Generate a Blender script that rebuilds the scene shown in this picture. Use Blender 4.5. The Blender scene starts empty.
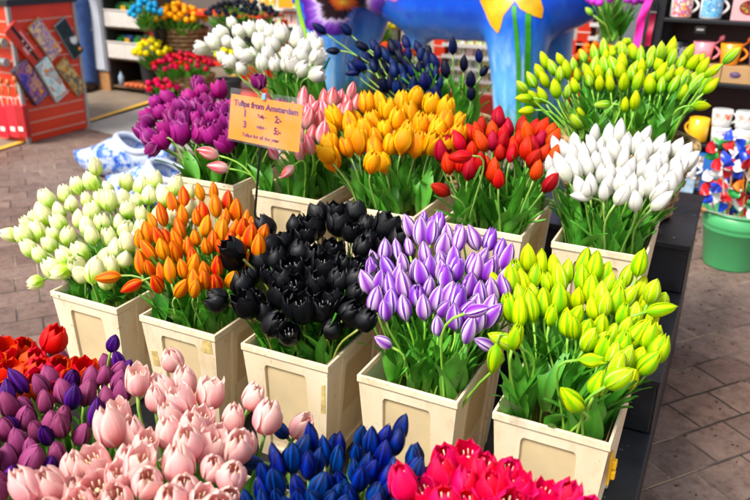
import bpy, bmesh, math, random
from mathutils import Vector, Matrix, noise
from mathutils.bvhtree import BVHTree
S = bpy.context.scene
C = S.collection
PI = math.pi
rnd = random.Random(7)
GZ = -0.65                                   # ground level

# ------------------------------------------------------------------ camera
F = 749.0; YAW = math.radians(-25.52); PIT = math.radians(22.14); ROL = math.radians(0.95)
CP = Vector((1.6234, -1.3114, 0.9049))
_fw = Vector((math.sin(YAW)*math.cos(PIT), math.cos(YAW)*math.cos(PIT), -math.sin(PIT)))
_r = Vector((math.cos(YAW), -math.sin(YAW), 0)); _u = _r.cross(_fw)
_r2 = _r*math.cos(ROL)+_u*math.sin(ROL); _u2 = -_r*math.sin(ROL)+_u*math.cos(ROL)
cd = bpy.data.cameras.new('camera'); cam = bpy.data.objects.new('camera', cd); C.objects.link(cam)
cam.matrix_world = Matrix(((_r2.x,_u2.x,-_fw.x,CP.x),(_r2.y,_u2.y,-_fw.y,CP.y),(_r2.z,_u2.z,-_fw.z,CP.z),(0,0,0,1)))
cd.sensor_width = 36; cd.lens = 36*F/750; cd.clip_end = 300; cd.clip_start = .05
cd.dof.use_dof = True; cd.dof.focus_distance = 1.72; cd.dof.aperture_fstop = 4.0
S.camera = cam

def ray(px, py): return (_r2*((px-375)/F) - _u2*((py-250)/F) + _fw)
def at(px, py, axis, val):
    d = ray(px, py); t = (val-CP[axis])/d[axis]
    return CP+d*t

# ------------------------------------------------------------------ world, light
w = bpy.data.worlds.new('World'); S.world = w; w.use_nodes = True
nt = w.node_tree; nt.nodes.clear()
sky = nt.nodes.new('ShaderNodeTexSky'); sky.sky_type = 'NISHITA'; sky.sun_disc = False
SUN_EL, SUN_AZ = math.radians(52), math.radians(205)      # azimuth clockwise from +Y
sky.sun_elevation = SUN_EL; sky.sun_rotation = SUN_AZ
sky.dust_density = 4; sky.air_density = 1.0; sky.ozone_density = .6
hs = nt.nodes.new('ShaderNodeHueSaturation'); hs.inputs['Saturation'].default_value = .35
bg = nt.nodes.new('ShaderNodeBackground'); bg.inputs['Strength'].default_value = .095
wo = nt.nodes.new('ShaderNodeOutputWorld')
nt.links.new(sky.outputs[0], hs.inputs['Color']); nt.links.new(hs.outputs[0], bg.inputs[0]); nt.links.new(bg.outputs[0], wo.inputs[0])
sl = bpy.data.lights.new('sun', 'SUN'); sl.energy = 1.5; sl.angle = math.radians(16); sl.color = (1, .955, .88)
so = bpy.data.objects.new('sun', sl); C.objects.link(so)
sd = Vector((math.sin(SUN_AZ)*math.cos(SUN_EL), math.cos(SUN_AZ)*math.cos(SUN_EL), math.sin(SUN_EL)))
so.rotation_euler = sd.to_track_quat('Z', 'Y').to_euler(); so.location = sd*20
S.view_settings.view_transform = 'Standard'; S.view_settings.look = 'None'
S.view_settings.exposure = 1.38; S.view_settings.gamma = 1
S.view_settings.use_curve_mapping = False
S.cycles.max_bounces = 7; S.cycles.diffuse_bounces = 4; S.cycles.transmission_bounces = 5; S.cycles.glossy_bounces = 3
S.cycles.use_denoising = True
S.cycles.caustics_reflective = False; S.cycles.caustics_refractive = False

# ------------------------------------------------------------------ materials
def lin(h):
    h = h.lstrip('#'); v = [int(h[i:i+2], 16)/255 for i in (0, 2, 4)]
    return tuple(c/12.92 if c <= .04045 else ((c+.055)/1.055)**2.4 for c in v)+(1,)
def nd(t, ty, **k):
    n = t.nodes.new(ty)
    for a, b in k.items():
        if a in n.inputs: n.inputs[a].default_value = b
        else: setattr(n, a, b)
    return n
def new_mat(name):
    m = bpy.data.materials.new(name); m.use_nodes = True
    t = m.node_tree; b = t.nodes['Principled BSDF']
    return m, t, b, t.nodes['Material Output']
def ramp(t, fac, stops):
    r = t.nodes.new('ShaderNodeValToRGB'); e = r.color_ramp.elements
    while len(e) < len(stops): e.new(.5)
    for i, (p, c) in enumerate(stops):
        e[i].position = p; e[i].color = c if not isinstance(c, str) else lin(c)
    if fac is not None: t.links.new(fac, r.inputs[0])
    return r
def mixc(t, fac, a, b, mode='MIX'):
    m = t.nodes.new('ShaderNodeMix'); m.data_type = 'RGBA'; m.blend_type = mode
    for inp, v in ((m.inputs[0], fac), (m.inputs[6], a), (m.inputs[7], b)):
        if hasattr(v, 'is_linked') or hasattr(v, 'links'): t.links.new(v, inp)
        elif isinstance(v, str): inp.default_value = lin(v)
        else: inp.default_value = v
    return m.outputs[2]
def math_(t, op, a, b=0.0, clamp=False):
    m = t.nodes.new('ShaderNodeMath'); m.operation = op; m.use_clamp = clamp
    for i, v in enumerate((a, b)):
        if hasattr(v, 'links'): t.links.new(v, m.inputs[i])
        else: m.inputs[i].default_value = v
    return m.outputs[0]
MC = {}
def plain(name, col, rough=.5, var=.12, scale=12, bump=.0, metal=0, dirt=None):
    """a painted / plastic / cloth surface with slight procedural wear"""
    if name in MC: return MC[name]
    m, t, b, o = new_mat(name)
    tc = nd(t, 'ShaderNodeTexCoord'); nz = nd(t, 'ShaderNodeTexNoise', Scale=scale, Detail=6, Roughness=.6)
    t.links.new(tc.outputs['Object'], nz.inputs['Vector'])
    c = lin(col); d = tuple(x*(1-var*2) for x in c[:3])+(1,); l = tuple(min(1, x*(1+var)) for x in c[:3])+(1,)
    r = ramp(t, nz.outputs['Fac'], [(.3, d), (.7, l)])
    out = r.outputs[0]
    if dirt:
        n2 = nd(t, 'ShaderNodeTexNoise', Scale=scale*.35, Detail=8, Roughness=.75)
        t.links.new(tc.outputs['Object'], n2.inputs['Vector'])
        f = ramp(t, n2.outputs['Fac'], [(.56, (0,0,0,1)), (.72, (1,1,1,1))])
        out = mixc(t, math_(t, 'MULTIPLY', f.outputs[0], .6), out, dirt)
    t.links.new(out, b.inputs['Base Color'])
    b.inputs['Roughness'].default_value = rough; b.inputs['Metallic'].default_value = metal
    if bump:
        bp = nd(t, 'ShaderNodeBump', Strength=bump, Distance=.004)
        n3 = nd(t, 'ShaderNodeTexNoise', Scale=scale*8, Detail=4)
        t.links.new(tc.outputs['Object'], n3.inputs['Vector']); t.links.new(n3.outputs[0], bp.inputs['Height'])
        t.links.new(bp.outputs[0], b.inputs['Normal'])
    MC[name] = m
    return m

def petal_mat(name, base, mid, tip, centre=None, cw=.25, edge=None, streak=.35, rough=.5, trans=.24, alt=None, cfac=1.0, hue=.012, val=.16, stops=(.06, .5, .98), sat=1.14, spec=.2):
    """petal: colour along its length (UV v), a flame up the middle or a paler edge (UV u), fine lengthwise veins"""
    m, t, b, o = new_mat(name)
    uv = nd(t, 'ShaderNodeUVMap'); sp = nd(t, 'ShaderNodeSeparateXYZ'); t.links.new(uv.outputs[0], sp.inputs[0])
    u, v = sp.outputs[0], sp.outputs[1]
    oi = nd(t, 'ShaderNodeObjectInfo')
    off = nd(t, 'ShaderNodeCombineXYZ'); t.links.new(oi.outputs['Random'], off.inputs[0]); t.links.new(oi.outputs['Random'], off.inputs[1])
    sc = nd(t, 'ShaderNodeVectorMath', operation='MULTIPLY'); sc.inputs[1].default_value = (19, 1.2, 1)
    ad = nd(t, 'ShaderNodeVectorMath', operation='MULTIPLY_ADD'); ad.inputs[1].default_value = (40, 40, 0)
    t.links.new(uv.outputs[0], sc.inputs[0]); t.links.new(off.outputs[0], ad.inputs[0]); t.links.new(sc.outputs[0], ad.inputs[2])
    nz = nd(t, 'ShaderNodeTexNoise', Scale=1.0, Detail=4, Roughness=.6); t.links.new(ad.outputs[0], nz.inputs['Vector'])
    nz2 = nd(t, 'ShaderNodeTexNoise', Scale=.35, Detail=2); t.links.new(ad.outputs[0], nz2.inputs['Vector'])
    vv = math_(t, 'ADD', v, math_(t, 'MULTIPLY', math_(t, 'SUBTRACT', nz.outputs[0], .5), .45))
    col = ramp(t, vv, [(stops[0], base), (stops[1], mid), (stops[2], tip)]).outputs[0]
    if centre or edge:
        du = math_(t, 'ABSOLUTE', math_(t, 'SUBTRACT', u, .5))
        dn = math_(t, 'ADD', du, math_(t, 'MULTIPLY', math_(t, 'SUBTRACT', nz.outputs[0], .5), .22))
        if centre:
            f = ramp(t, dn, [(cw*.25, (cfac,)*3+(1,)), (cw*1.25, (0,0,0,1))]).outputs[0]
            col = mixc(t, f, col, centre)
        if edge:
            f = ramp(t, dn, [(.30, (0,0,0,1)), (.50, (1,1,1,1))]).outputs[0]
            col = mixc(t, f, col, edge)
    if alt:
        f = ramp(t, nz2.outputs[0], [(.45, (0,0,0,1)), (.62, (1,1,1,1))]).outputs[0]
        col = mixc(t, f, col, alt)
    vein = ramp(t, nz.outputs[0], [(.25, (1-streak,)*3+(1,)), (.6, (1,1,1,1))]).outputs[0]
    col = mixc(t, 1.0, col, vein, 'MULTIPLY')
    hsn = nd(t, 'ShaderNodeHueSaturation', Saturation=sat); t.links.new(col, hsn.inputs['Color'])
    t.links.new(math_(t, 'ADD', .5-hue, math_(t, 'MULTIPLY', oi.outputs['Random'], 2*hue)), hsn.inputs['Hue'])
    rr = nd(t, 'ShaderNodeMath', operation='FRACT'); t.links.new(math_(t, 'MULTIPLY', oi.outputs['Random'], 37.3), rr.inputs[0])
    t.links.new(math_(t, 'ADD', 1-val, math_(t, 'MULTIPLY', rr.outputs[0], 1.2*val)), hsn.inputs['Value'])
    col = hsn.outputs[0]
    t.links.new(col, b.inputs['Base Color']); b.inputs['Roughness'].default_value = rough
    b.inputs['Specular IOR Level'].default_value = spec
    bp = nd(t, 'ShaderNodeBump', Strength=.6, Distance=.0015); t.links.new(nz.outputs[0], bp.inputs['Height']); t.links.new(bp.outputs[0], b.inputs['Normal'])
    if trans:
        tr = nd(t, 'ShaderNodeBsdfTranslucent'); t.links.new(col, tr.inputs['Color'])
        mx = nd(t, 'ShaderNodeMixShader'); mx.inputs[0].default_value = trans
        t.links.new(b.outputs[0], mx.inputs[1]); t.links.new(tr.outputs[0], mx.inputs[2]); t.links.new(mx.outputs[0], o.inputs['Surface'])
    return m

def leaf_mat(name, dark, light, rib='#9FC65A'):
    m, t, b, o = new_mat(name)
    uv = nd(t, 'ShaderNodeUVMap'); oi = nd(t, 'ShaderNodeObjectInfo')
    sc = nd(t, 'ShaderNodeVectorMath', operation='MULTIPLY'); sc.inputs[1].default_value = (44, .9, 1); t.links.new(uv.outputs[0], sc.inputs[0])
    nz = nd(t, 'ShaderNodeTexNoise', Scale=1, Detail=3); t.links.new(sc.outputs[0], nz.inputs['Vector'])
    sp = nd(t, 'ShaderNodeSeparateXYZ'); t.links.new(uv.outputs[0], sp.inputs[0])
    f = math_(t, 'ADD', math_(t, 'MULTIPLY', nz.outputs[0], .55), math_(t, 'MULTIPLY', oi.outputs['Random'], .5))
    col = ramp(t, f, [(.22, dark), (.55, light), (.85, '#66B040')]).outputs[0]
    bs = ramp(t, sp.outputs[1], [(0, (1,1,1,1)), (.28, (0,0,0,1))]).outputs[0]
    col = mixc(t, math_(t, 'MULTIPLY', bs, .55), col, rib)
    t.links.new(col, b.inputs['Base Color']); b.inputs['Roughness'].default_value = .38
    bp = nd(t, 'ShaderNodeBump', Strength=.3, Distance=.002); t.links.new(nz.outputs[0], bp.inputs['Height']); t.links.new(bp.outputs[0], b.inputs['Normal'])
    tr = nd(t, 'ShaderNodeBsdfTranslucent'); t.links.new(mixc(t, .3, col, '#8CCB20'), tr.inputs['Color'])
    mx = nd(t, 'ShaderNodeMixShader'); mx.inputs[0].default_value = .2
    t.links.new(b.outputs[0], mx.inputs[1]); t.links.new(tr.outputs[0], mx.inputs[2]); t.links.new(mx.outputs[0], o.inputs['Surface'])
    return m
LEAF = leaf_mat('tulip_leaf', '#246C16', '#56A42E')
LEAF_LIGHT = leaf_mat('tulip_leaf_light', '#3C7E1E', '#79B43A')
def stem_mat(name, a, b_):
    m, t, b, o = new_mat(name)
    oi = nd(t, 'ShaderNodeObjectInfo'); col = ramp(t, oi.outputs['Random'], [(0, a), (1, b_)]).outputs[0]
    t.links.new(col, b.inputs['Base Color']); b.inputs['Roughness'].default_value = .45
    return m
STEM = stem_mat('tulip_stem', '#5E8E30', '#8FB050'); STEM_OLIVE = stem_mat('tulip_stem_olive', '#7C7A34', '#8E9A44')
STEM_LIGHT = stem_mat('tulip_stem_light', '#6FB02C', '#9ACA48')
STAMEN_PALE = plain('stamen_pale', '#F4E2B8', .6); STAMEN_DARK = plain('stamen_dark', '#7C7878', .6); STAMEN_Y = plain('stamen_yellow', '#E8C048', .6)

# ------------------------------------------------------------------ object helpers
def tag(o, label=None, cat=None, group=None, kind=None):
    if label: o['label'] = label
    if cat: o['category'] = cat
    if group: o['group'] = group
    if kind: o['kind'] = kind
    return o
def thing(name, label, cat, loc=(0,0,0), rz=0, group=None):
    o = bpy.data.objects.new(name, None); C.objects.link(o); o.empty_display_size = .02
    o.location = loc; o.rotation_euler = (0, 0, rz)
    return tag(o, label, cat, group)
def link_mesh(name, me, parent=None, loc=None):
    o = bpy.data.objects.new(name, me); C.objects.link(o); o.parent = parent
    if loc is not None: o.location = loc
    return o
class MB:
    """collects shapes and links them as one mesh"""
    def __init__(s): s.v = []; s.f = []; s.uv = []; s.mi = []
    def add(s, vs, fs, uvs=None, mi=0):
        o = len(s.v); s.v += [tuple(p) for p in vs]; s.uv += (list(uvs) if uvs else [(0, 0)]*len(vs))
        s.f += [tuple(i+o for i in f) for f in fs]; s.mi += [mi]*len(fs)
        return s
    def box(s, c, d, mat=None, mi=0):
        x, y, z = d[0]/2, d[1]/2, d[2]/2
        vs = [Vector((a*x, b*y, e*z)) for e in (-1, 1) for a, b in ((-1,-1),(1,-1),(1,1),(-1,1))]
        if mat is not None: vs = [mat @ p for p in vs]
        vs = [p+Vector(c) for p in vs]
        return s.add(vs, [(3,2,1,0),(4,5,6,7),(0,1,5,4),(1,2,6,5),(2,3,7,6),(3,0,4,7)], None, mi)
    def tube(s, pts, rads, n=8, mi=0, caps=True):
        pts = [Vector(p) for p in pts]
        if not hasattr(rads, '__len__'): rads = [rads]*len(pts)
        vs = []; uv = []; up = Vector((0.13, 0.98, 0.1))
        for i, p in enumerate(pts):
            d = (pts[min(i+1, len(pts)-1)]-pts[max(i-1, 0)])
            d = d.normalized() if d.length > 1e-9 else Vector((0,0,1))
            a = d.cross(up)
            if a.length < .05: a = d.cross(Vector((1, 0, 0)))
            a.normalize(); b = d.cross(a); up = -b if False else up
            for k in range(n):
                an = 2*PI*k/n; vs.append(p+(a*math.cos(an)+b*math.sin(an))*rads[i]); uv.append((k/n, i/max(1, len(pts)-1)))
        fs = [(i*n+k, i*n+(k+1) % n, (i+1)*n+(k+1) % n, (i+1)*n+k) for i in range(len(pts)-1) for k in range(n)]
        if caps: fs += [tuple(range(n))[::-1], tuple((len(pts)-1)*n+k for k in range(n))]
        return s.add(vs, fs, uv, mi)
    def lathe(s, prof, c=(0,0,0), n=24, mi=0, a0=0, a1=2*PI, wob=None):
        full = abs(a1-a0-2*PI) < 1e-6; m = n if full else n+1; vs = []; uv = []
        for j, (r, z) in enumerate(prof):
            for k in range(m):
                an = a0+(a1-a0)*k/n; rr = r*(wob(an, z) if wob else 1)
                vs.append((c[0]+rr*math.cos(an), c[1]+rr*math.sin(an), c[2]+z)); uv.append((k/n, j/(len(prof)-1)))
        fs = []
        for j in range(len(prof)-1):
            for k in range(n):
                k2 = (k+1) % m
                fs.append((j*m+k, j*m+k2, (j+1)*m+k2, (j+1)*m+k))
        return s.add(vs, fs, uv, mi)
    def grid(s, fn, nu, nv, mi=0):
        vs = []; uv = []
        for j in range(nv+1):
            for i in range(nu+1):
                vs.append(fn(i/nu, j/nv)); uv.append((i/nu, j/nv))
        fs = [(j*(nu+1)+i, j*(nu+1)+i+1, (j+1)*(nu+1)+i+1, (j+1)*(nu+1)+i) for j in range(nv) for i in range(nu)]
        return s.add(vs, fs, uv, mi)
    def mesh(s, name, mats, smooth=True):
        me = bpy.data.meshes.new(name); me.from_pydata(s.v, [], s.f)
        ul = me.uv_layers.new(name='UVMap'); n = len(me.loops); li = [0]*n; me.loops.foreach_get('vertex_index', li)
        flat = [0.0]*(2*n)
        for k, vi in enumerate(li): flat[2*k], flat[2*k+1] = s.uv[vi]
        ul.data.foreach_set('uv', flat)
        for m in (mats if isinstance(mats, (list, tuple)) else [mats]): me.materials.append(m)
        me.polygons.foreach_set('material_index', s.mi)
        me.polygons.foreach_set('use_smooth', [bool(smooth)]*len(s.f)); me.update()
        return me
    def build(s, name, mats, parent=None, smooth=False, loc=None, bevel=0):
        o = link_mesh(name, s.mesh(name, mats, smooth), parent, loc)
        if bevel:
            b = o.modifiers.new('bevel', 'BEVEL'); b.width = bevel; b.segments = 2; b.limit_method = 'ANGLE'
        return o
def box_obj(name, c, d, m, parent=None, bevel=.002, rot=None):
    return MB().box(c, d, rot).build(name, m, parent, bevel=bevel)
def poly_prism(name, pts, th, m, parent, frame):
    """flat outline with thickness; frame = (origin, ax, ay, an)"""
    o, ax, ay, an = frame; n = len(pts)
    vs = [o+ax*x+ay*y for x, y in pts]+[o+ax*x+ay*y+an*th for x, y in pts]
    fs = [tuple(range(n))[::-1], tuple(range(n, 2*n))]+[(i, (i+1) % n, n+(i+1) % n, n+i) for i in range(n)]
    return MB().add(vs, fs).build(name, m, parent)
def copy_tree(o, parent=None):
    c = o.copy(); C.objects.link(c); c.parent = parent
    for ch in list(o.children): copy_tree(ch, c)
    return c

# ================================================================== TULIPS
def interp(tab, v):
    for (a, x), (b, y) in zip(tab, tab[1:]):
        if v <= b:
            k = (v-a)/(b-a); k = k*k*(3-2*k)*.5+k*.5
            return x+(y-x)*k
    return tab[-1][1]
PROF = {
 'bud':  [(0,.16),(.1,.62),(.25,.92),(.40,1.0),(.58,.93),(.76,.72),(.88,.47),(.96,.24),(1,.05)],
 'slim': [(0,.20),(.12,.66),(.3,.95),(.5,1.0),(.68,.84),(.84,.56),(.94,.29),(1,.04)],
 'cup':  [(0,.16),(.09,.60),(.22,.90),(.42,1.02),(.62,.98),(.8,.82),(.92,.62),(1,.46)],
 'egg':  [(0,.16),(.09,.60),(.22,.90),(.42,1.0),(.62,.95),(.8,.76),(.92,.52),(1,.34)],
 'open': [(0,.18),(.08,.60),(.22,.92),(.42,1.04),(.65,1.03),(.82,.93),(.94,.84),(1,.76)],
}
def petal(mb, R, H, style, k, rg, nu=6, nv=9, mi=0):
    pr = PROF[style]; inner = k % 2 == 1
    ang0 = k*PI/3+rg.uniform(-.06, .06); ro = (.90 if inner else 1.0); hh = H*(rg.uniform(.96, 1.05) if inner else rg.uniform(.93, 1.03))
    op = {'egg': .0, 'bud': .0, 'slim': 0, 'cup': .0, 'open': .10}[style]+rg.uniform(-.06, .08)*(.6 if style in ('bud', 'slim') else 1.5)
    ph = rg.uniform(0, 6); wv = {'egg': .03, 'bud': .012, 'slim': .012, 'cup': .035, 'open': .05}[style]
    def fn(a, v):
        u = a*2-1
        if style in ('cup', 'open', 'egg'): v = 1-(1-v)**1.55
        r = R*interp(pr, v)*ro
        if style in ('bud', 'slim'): ha = (.98 if not inner else .9)*(1-.18*v)
        else:
            q = max(0., 1-((v-.42)/.583)**2.7) if v > .42 else 1-.45*((.42-v)/.42)
            ha = .98*math.sqrt(max(q, .0)) if v > .42 else .98*q
        an = ang0+u*ha
        r += R*(op*v*v*v + wv*math.sin(u*4+ph+v*3)*v)
        r += R*(.05*math.exp(-(u/.22)**2)*(1-v) if not inner else 0)
        r += R*(.035*abs(u)**3 if not inner else -.03*abs(u)**2)     # outer edges stand proud of the ones they overlap
        z = hh*(v-.13*v*v*(u*u) if style in ('cup', 'open', 'egg') else v*(1-.02*u*u))
        return (r*math.cos(an), r*math.sin(an), z)
    mb.grid(fn, nu, nv, mi)
def bloom_mesh(name, R, H, style, seed, m):
    rg = random.Random(seed); mb = MB()
    for k in range(6): petal(mb, R, H, style, k, rg)
    mb.lathe([(R*.05, -.003), (R*.24, -.001), (R*.2, H*.03)], n=8)
    return mb.mesh(name, m)
def petal_meshes(name, R, H, style, seed, m):
    rg = random.Random(seed); out = []
    for k in range(6):
        mb = MB(); petal(mb, R, H, style, k, rg, 8, 11); out.append(mb.mesh(name, m))
    return out
def stamen_mesh(name, R, H, m):
    mb = MB(); rg = random.Random(3)
    for k in range(6):
        a = k*PI/3+.3; r = R*.34
        mb.tube([(r*.4*math.cos(a), r*.4*math.sin(a), H*.1), (r*math.cos(a), r*math.sin(a), H*.5)], .0009, 5)
        mb.tube([(r*math.cos(a), r*math.sin(a), H*.46), (r*1.15*math.cos(a), r*1.15*math.sin(a), H*.74)], [.0018, .0012], 5)
    mb.tube([(0,0,0), (0,0,H*.5), (0,0,H*.56)], [.0028, .003, .0045], 6)
    return mb.mesh(name, m)
def leaf_mesh(seed, L, W, m, bend):
    rg = random.Random(seed); tw = rg.uniform(-.5, .5); ph = rg.uniform(0, 6)
    def fn(a, v):
        u = a*2-1
        wd = W*(.35+.65*math.sin(PI*min(1, v*1.05+.08)**.9))*(1 if v < .55 else max(0, 1-((v-.55)/.45)**2)**.75)
        fold = 1.15*(1-v)+.35
        th = u*fold
        x = wd*math.sin(th)/max(fold, .6)*1.1; y = -wd*(1-math.cos(th))*1.1
        b = bend*v*v; zz = L*(v-.18*bend/max(L, .01)*v**3)
        c, s_ = math.cos(tw*v), math.sin(tw*v)
        wob = .004*math.sin(v*9+ph+u*2)*v
        return (x*c-y*s_, x*s_+y*c+b+wob, zz)
    mb = MB(); mb.grid(fn, 6, 9); me = mb.mesh('leaf', m); me['len'] = L; return me
LEAVES = [leaf_mesh(i, L, W, LEAF, bd) for i, (L, W, bd) in enumerate([(.20,.024,.03),(.17,.028,.05),(.23,.022,.045),(.19,.026,.015),(.15,.027,.07),(.21,.02,.09),(.18,.03,.02)])]
LEAVES_L = [leaf_mesh(i+20, L, W, LEAF_LIGHT, bd) for i, (L, W, bd) in enumerate([(.20,.022,.05),(.16,.024,.07),(.22,.02,.03)])]

def bez(a, b, c, t): return a*(1-t)**2+b*(2*t*(1-t))+c*t*t
def bez3(a, b, c, d, t): return a*(1-t)**3+b*(3*t*(1-t)**2)+c*(3*t*t*(1-t))+d*t**3
def make_tulip(kind, head, axis, root, label, group, leafset, n_leaf, leaf_z):
    """head = where the bloom's base sits, axis = the way the bloom points, root = stem foot in the container"""
    t = thing(kind['name'], label, 'tulip', root, 0, group)
    rg = rnd
    L = (head-root).length
    a = Vector((0,0,0)); c = head-root; rimh = kind.get('_rim', root.z+.2)-root.z+.01
    b1 = Vector((c.x*.06, c.y*.06, rimh+max(.03, (c.z-rimh)*.35))); b = c-axis*max(.03, min(.09, L*.3)); b.z = max(b.z, rimh+.035)
    mb = MB(); n = 9; r = kind.get('sr', .0029)
    mb.tube([bez3(a, b1, b, c, i/n) for i in range(n+1)], [r*1.1]+[r]*(n-1)+[r*1.15], 6)
    mb.build('stem', kind['stem'], t, smooth=True)
    tan = (c-b).normalized()
    ax = (axis*.7+tan*.3).normalized()
    q = ax.to_track_quat('Z', 'Y'); yaw = rg.uniform(0, 2*PI); s = rg.choice((rg.uniform(.76, .92), rg.uniform(.9, 1.05), rg.uniform(.95, 1.06)))*kind.get('_s', 1)
    M = Matrix.Translation(c) @ q.to_matrix().to_4x4() @ Matrix.Rotation(yaw, 4, 'Z') @ Matrix(((1,0,rg.gauss(0,.05),0),(0,1,rg.gauss(0,.05),0),(0,0,1,0),(0,0,0,1))) @ Matrix.Diagonal((s*rg.uniform(.86,1.06), s*rg.uniform(.9,1.08), s*rg.uniform(.92, 1.1), 1))
    var = kind['blooms'][rg.randrange(len(kind['blooms']))]
    if kind.get('petals'):
        for me in var:
            o = link_mesh('petal', me, t); o.matrix_local = M
        if kind.get('stamens'):
            o = link_mesh('stamens', kind['stamens'], t); o.matrix_local = M
    else:
        o = link_mesh('bloom', var, t); o.matrix_local = M
        if kind.get('stamens'):
            o2 = link_mesh('stamens', kind['stamens'], o)
    out = Vector((c.x, c.y, 0)); base_yaw = math.atan2(out.y, out.x)-PI/2 if out.length > .01 else rg.uniform(0, 6)
    for k in range(n_leaf):
        me = leafset[rg.randrange(len(leafset))]
        o = link_mesh('leaf', me, t)
        ly = base_yaw+rg.gauss(0, 1.1); o.location = (rg.uniform(-.008, .008), rg.uniform(-.008, .008), leaf_z-root.z+rg.uniform(-.02, .02))
        o.rotation_euler = (rg.uniform(-.22, .08), rg.uniform(-.12, .12), ly)
        f = rg.uniform(.8, 1.15); hmax = (head.z-leaf_z)*(rg.uniform(.72, 1.0) if rg.random() > .14 else rg.uniform(1.0, 1.22)); fz = min(f, hmax/me['len']); o.scale = (f*.82, f*.9+.1*fz, fz)
    return t
def inpoly(x, y, P):
    c = False; n = len(P); j = n-1
    for i in range(n):
        xi, yi = P[i]; xj, yj = P[j]
        if (yi > y) != (yj > y) and x < (xj-xi)*(y-yi)/(yj-yi)+xi: c = not c
        j = i
    return c
def kind(name, style, R, H, mats, nvar=4, petals=False, stamens=None, stem=None, **k):
    d = dict(name=name, R=R, H=H, stem=stem or STEM, petals=petals, **k); bl = []
    for i in range(nvar):
        m = mats[i % len(mats)]
        st = style[i % len(style)] if isinstance(style, (list, tuple)) else style
        bl.append(petal_meshes('petal', R, H, st, 11*i+5, m) if petals else bloom_mesh('bloom', R, H, st, 11*i+5, m))
    d['blooms'] = bl
    if stamens: d['stamens'] = stamen_mesh('stamens', R, H, stamens)
    return d
def bunch(kinds, poly, surf, ymax, box, spacing, label, group, lean=.55, n_leaf=4, leaves=LEAVES, weights=None, seed=1, leaf_dz=-.05, strays=(), lat=.35, zroot=.2, avoid=(), hole=None):
    """blooms spread over a sloping cloud above the container. surf(y) = height of the cloud, box = (x0,x1,y0,y1,rim z)"""
    rg = random.Random(seed); x0, x1, y0, y1, rz = box; cx, cy = (x0+x1)/2, (y0+y1)/2
    xs = [p[0] for p in poly]; ys = [p[1] for p in poly]; pts = []
    av = list(avoid)
    for _ in range(6000):
        x, y = rg.uniform(min(xs), max(xs)), rg.uniform(min(ys), max(ys))
        if not inpoly(x, y, poly) or (hole and inpoly(x, y, hole)): continue
        if any(((x-a)/spacing[0])**2+((y-b)/spacing[1])**2 < 1 for a, b in pts+av): continue
        pts.append((x, y))
    n = 0
    for kd in kinds: kd['_rim'] = rz
    for q in strays: q[4]['_rim'] = rz
    def root_of(P):
        rx = cx+(P.x-cx)*.68; ry = cy+(P.y-cy)*.8
        m = .036
        return Vector((min(max(rx+rg.uniform(-.03,.03), x0+m), x1-m), min(max(ry+rg.uniform(-.03,.03), y0+m), y1-m), rz-zroot))
    for x, y in pts:
        d = ray(x, y); t = .6; P = None
        while t < 6:
            q = CP+d*t
            if q.y > ymax or q.z < surf(q.y): P = q; break
            t += .004
        if P is None: continue
        kd = rg.choices(kinds, weights)[0] if weights else kinds[rg.randrange(len(kinds))]
        R0 = root_of(P); P = P+Vector((0, 0, rg.gauss(0, .011)))
        out = Vector(((P.x-cx)*1.6, (P.y-cy)*(.6 if P.y < cy else 1.0), 0)); out = out*(lean/.25)*.5
        ax = (Vector((0,0,1))+out+Vector((rg.gauss(0,.17), rg.gauss(.04,.15), 0))).normalized()
        make_tulip(kd, P-ax*kd['H']*.5, ax, R0, label[kd['name']] if isinstance(label, dict) else label, group, leaves, n_leaf, rz+leaf_dz); n += 1
    for (x, y, dep, ang, kd, lb) in strays:
        P = at(x, y, 1, dep); a = math.radians(ang)
        ax = (_r*math.cos(a)+Vector((0,0,1))*math.sin(a)+Vector((0, -.12, 0))).normalized()
        kd['_s'] = .9; make_tulip(kd, P-ax*kd['H']*.5, ax, root_of(P), lb, group, leaves, n_leaf, rz+leaf_dz); n += 1; kd['_s'] = 1
    return n

SP = .32028; W = .24; D = .36; HC = .33
def cx0(row, i): return i*SP+{0: .038, 1: 0, 2: -.038}[row]
ROWY = {0: -.585, 1: 0., 2: .585}; ROWZ = {0: -.176, 1: 0., 2: .176}
def cbox(row, i): x = cx0(row, i); return (x, x+W, ROWY[row], ROWY[row]+D, ROWZ[row])

K = {}
K['wg'] = kind('white_green_tulip', ['cup','cup','bud','cup'], 0.0260, 0.0700, [petal_mat('petal_white_green', '#AEE008', '#F8F6CC', '#FAF7EA', streak=.03, alt='#F0F2B4', trans=.36, stops=(.14,.44,.9), val=.07)], petals=True)
K['orange'] = kind('orange_tulip', ['bud','slim','bud','bud','egg'], 0.0188, 0.0682, [petal_mat('petal_orange', '#E8901A', '#F07818', '#F28A20', centre='#E8431A', cw=.3, edge='#F6A030', streak=.2), petal_mat('petal_amber', '#F0A828', '#F29A1E', '#F4A428', centre='#F0681C', cw=.2, streak=.2)], stem=STEM)
K['black'] = kind('black_tulip', ['open','cup','open','cup'], 0.0323, 0.0700, [petal_mat('petal_black', '#050609', '#08090D', '#0B0C12', streak=.3, rough=.4, trans=0, val=.3, spec=.22)], petals=True, stamens=STAMEN_DARK, stem=STEM_OLIVE)
K['lilac'] = kind('lilac_white_tulip', ['bud','slim','bud','bud','egg'], 0.0198, 0.0702, [petal_mat('petal_lilac', '#B47CD4', '#BC8ADA', '#CCA4E0', centre='#843CBC', cw=.32, cfac=.8, edge='#F4EAF6', streak=.06, trans=.25), petal_mat('petal_lilac_pale', '#CCA0DA', '#D6B0DC', '#E2C8E4', centre='#8438B4', cw=.24, cfac=.85, edge='#F4EAF6', streak=.06, trans=.25)], nvar=6, stem=STEM_LIGHT)
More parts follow.
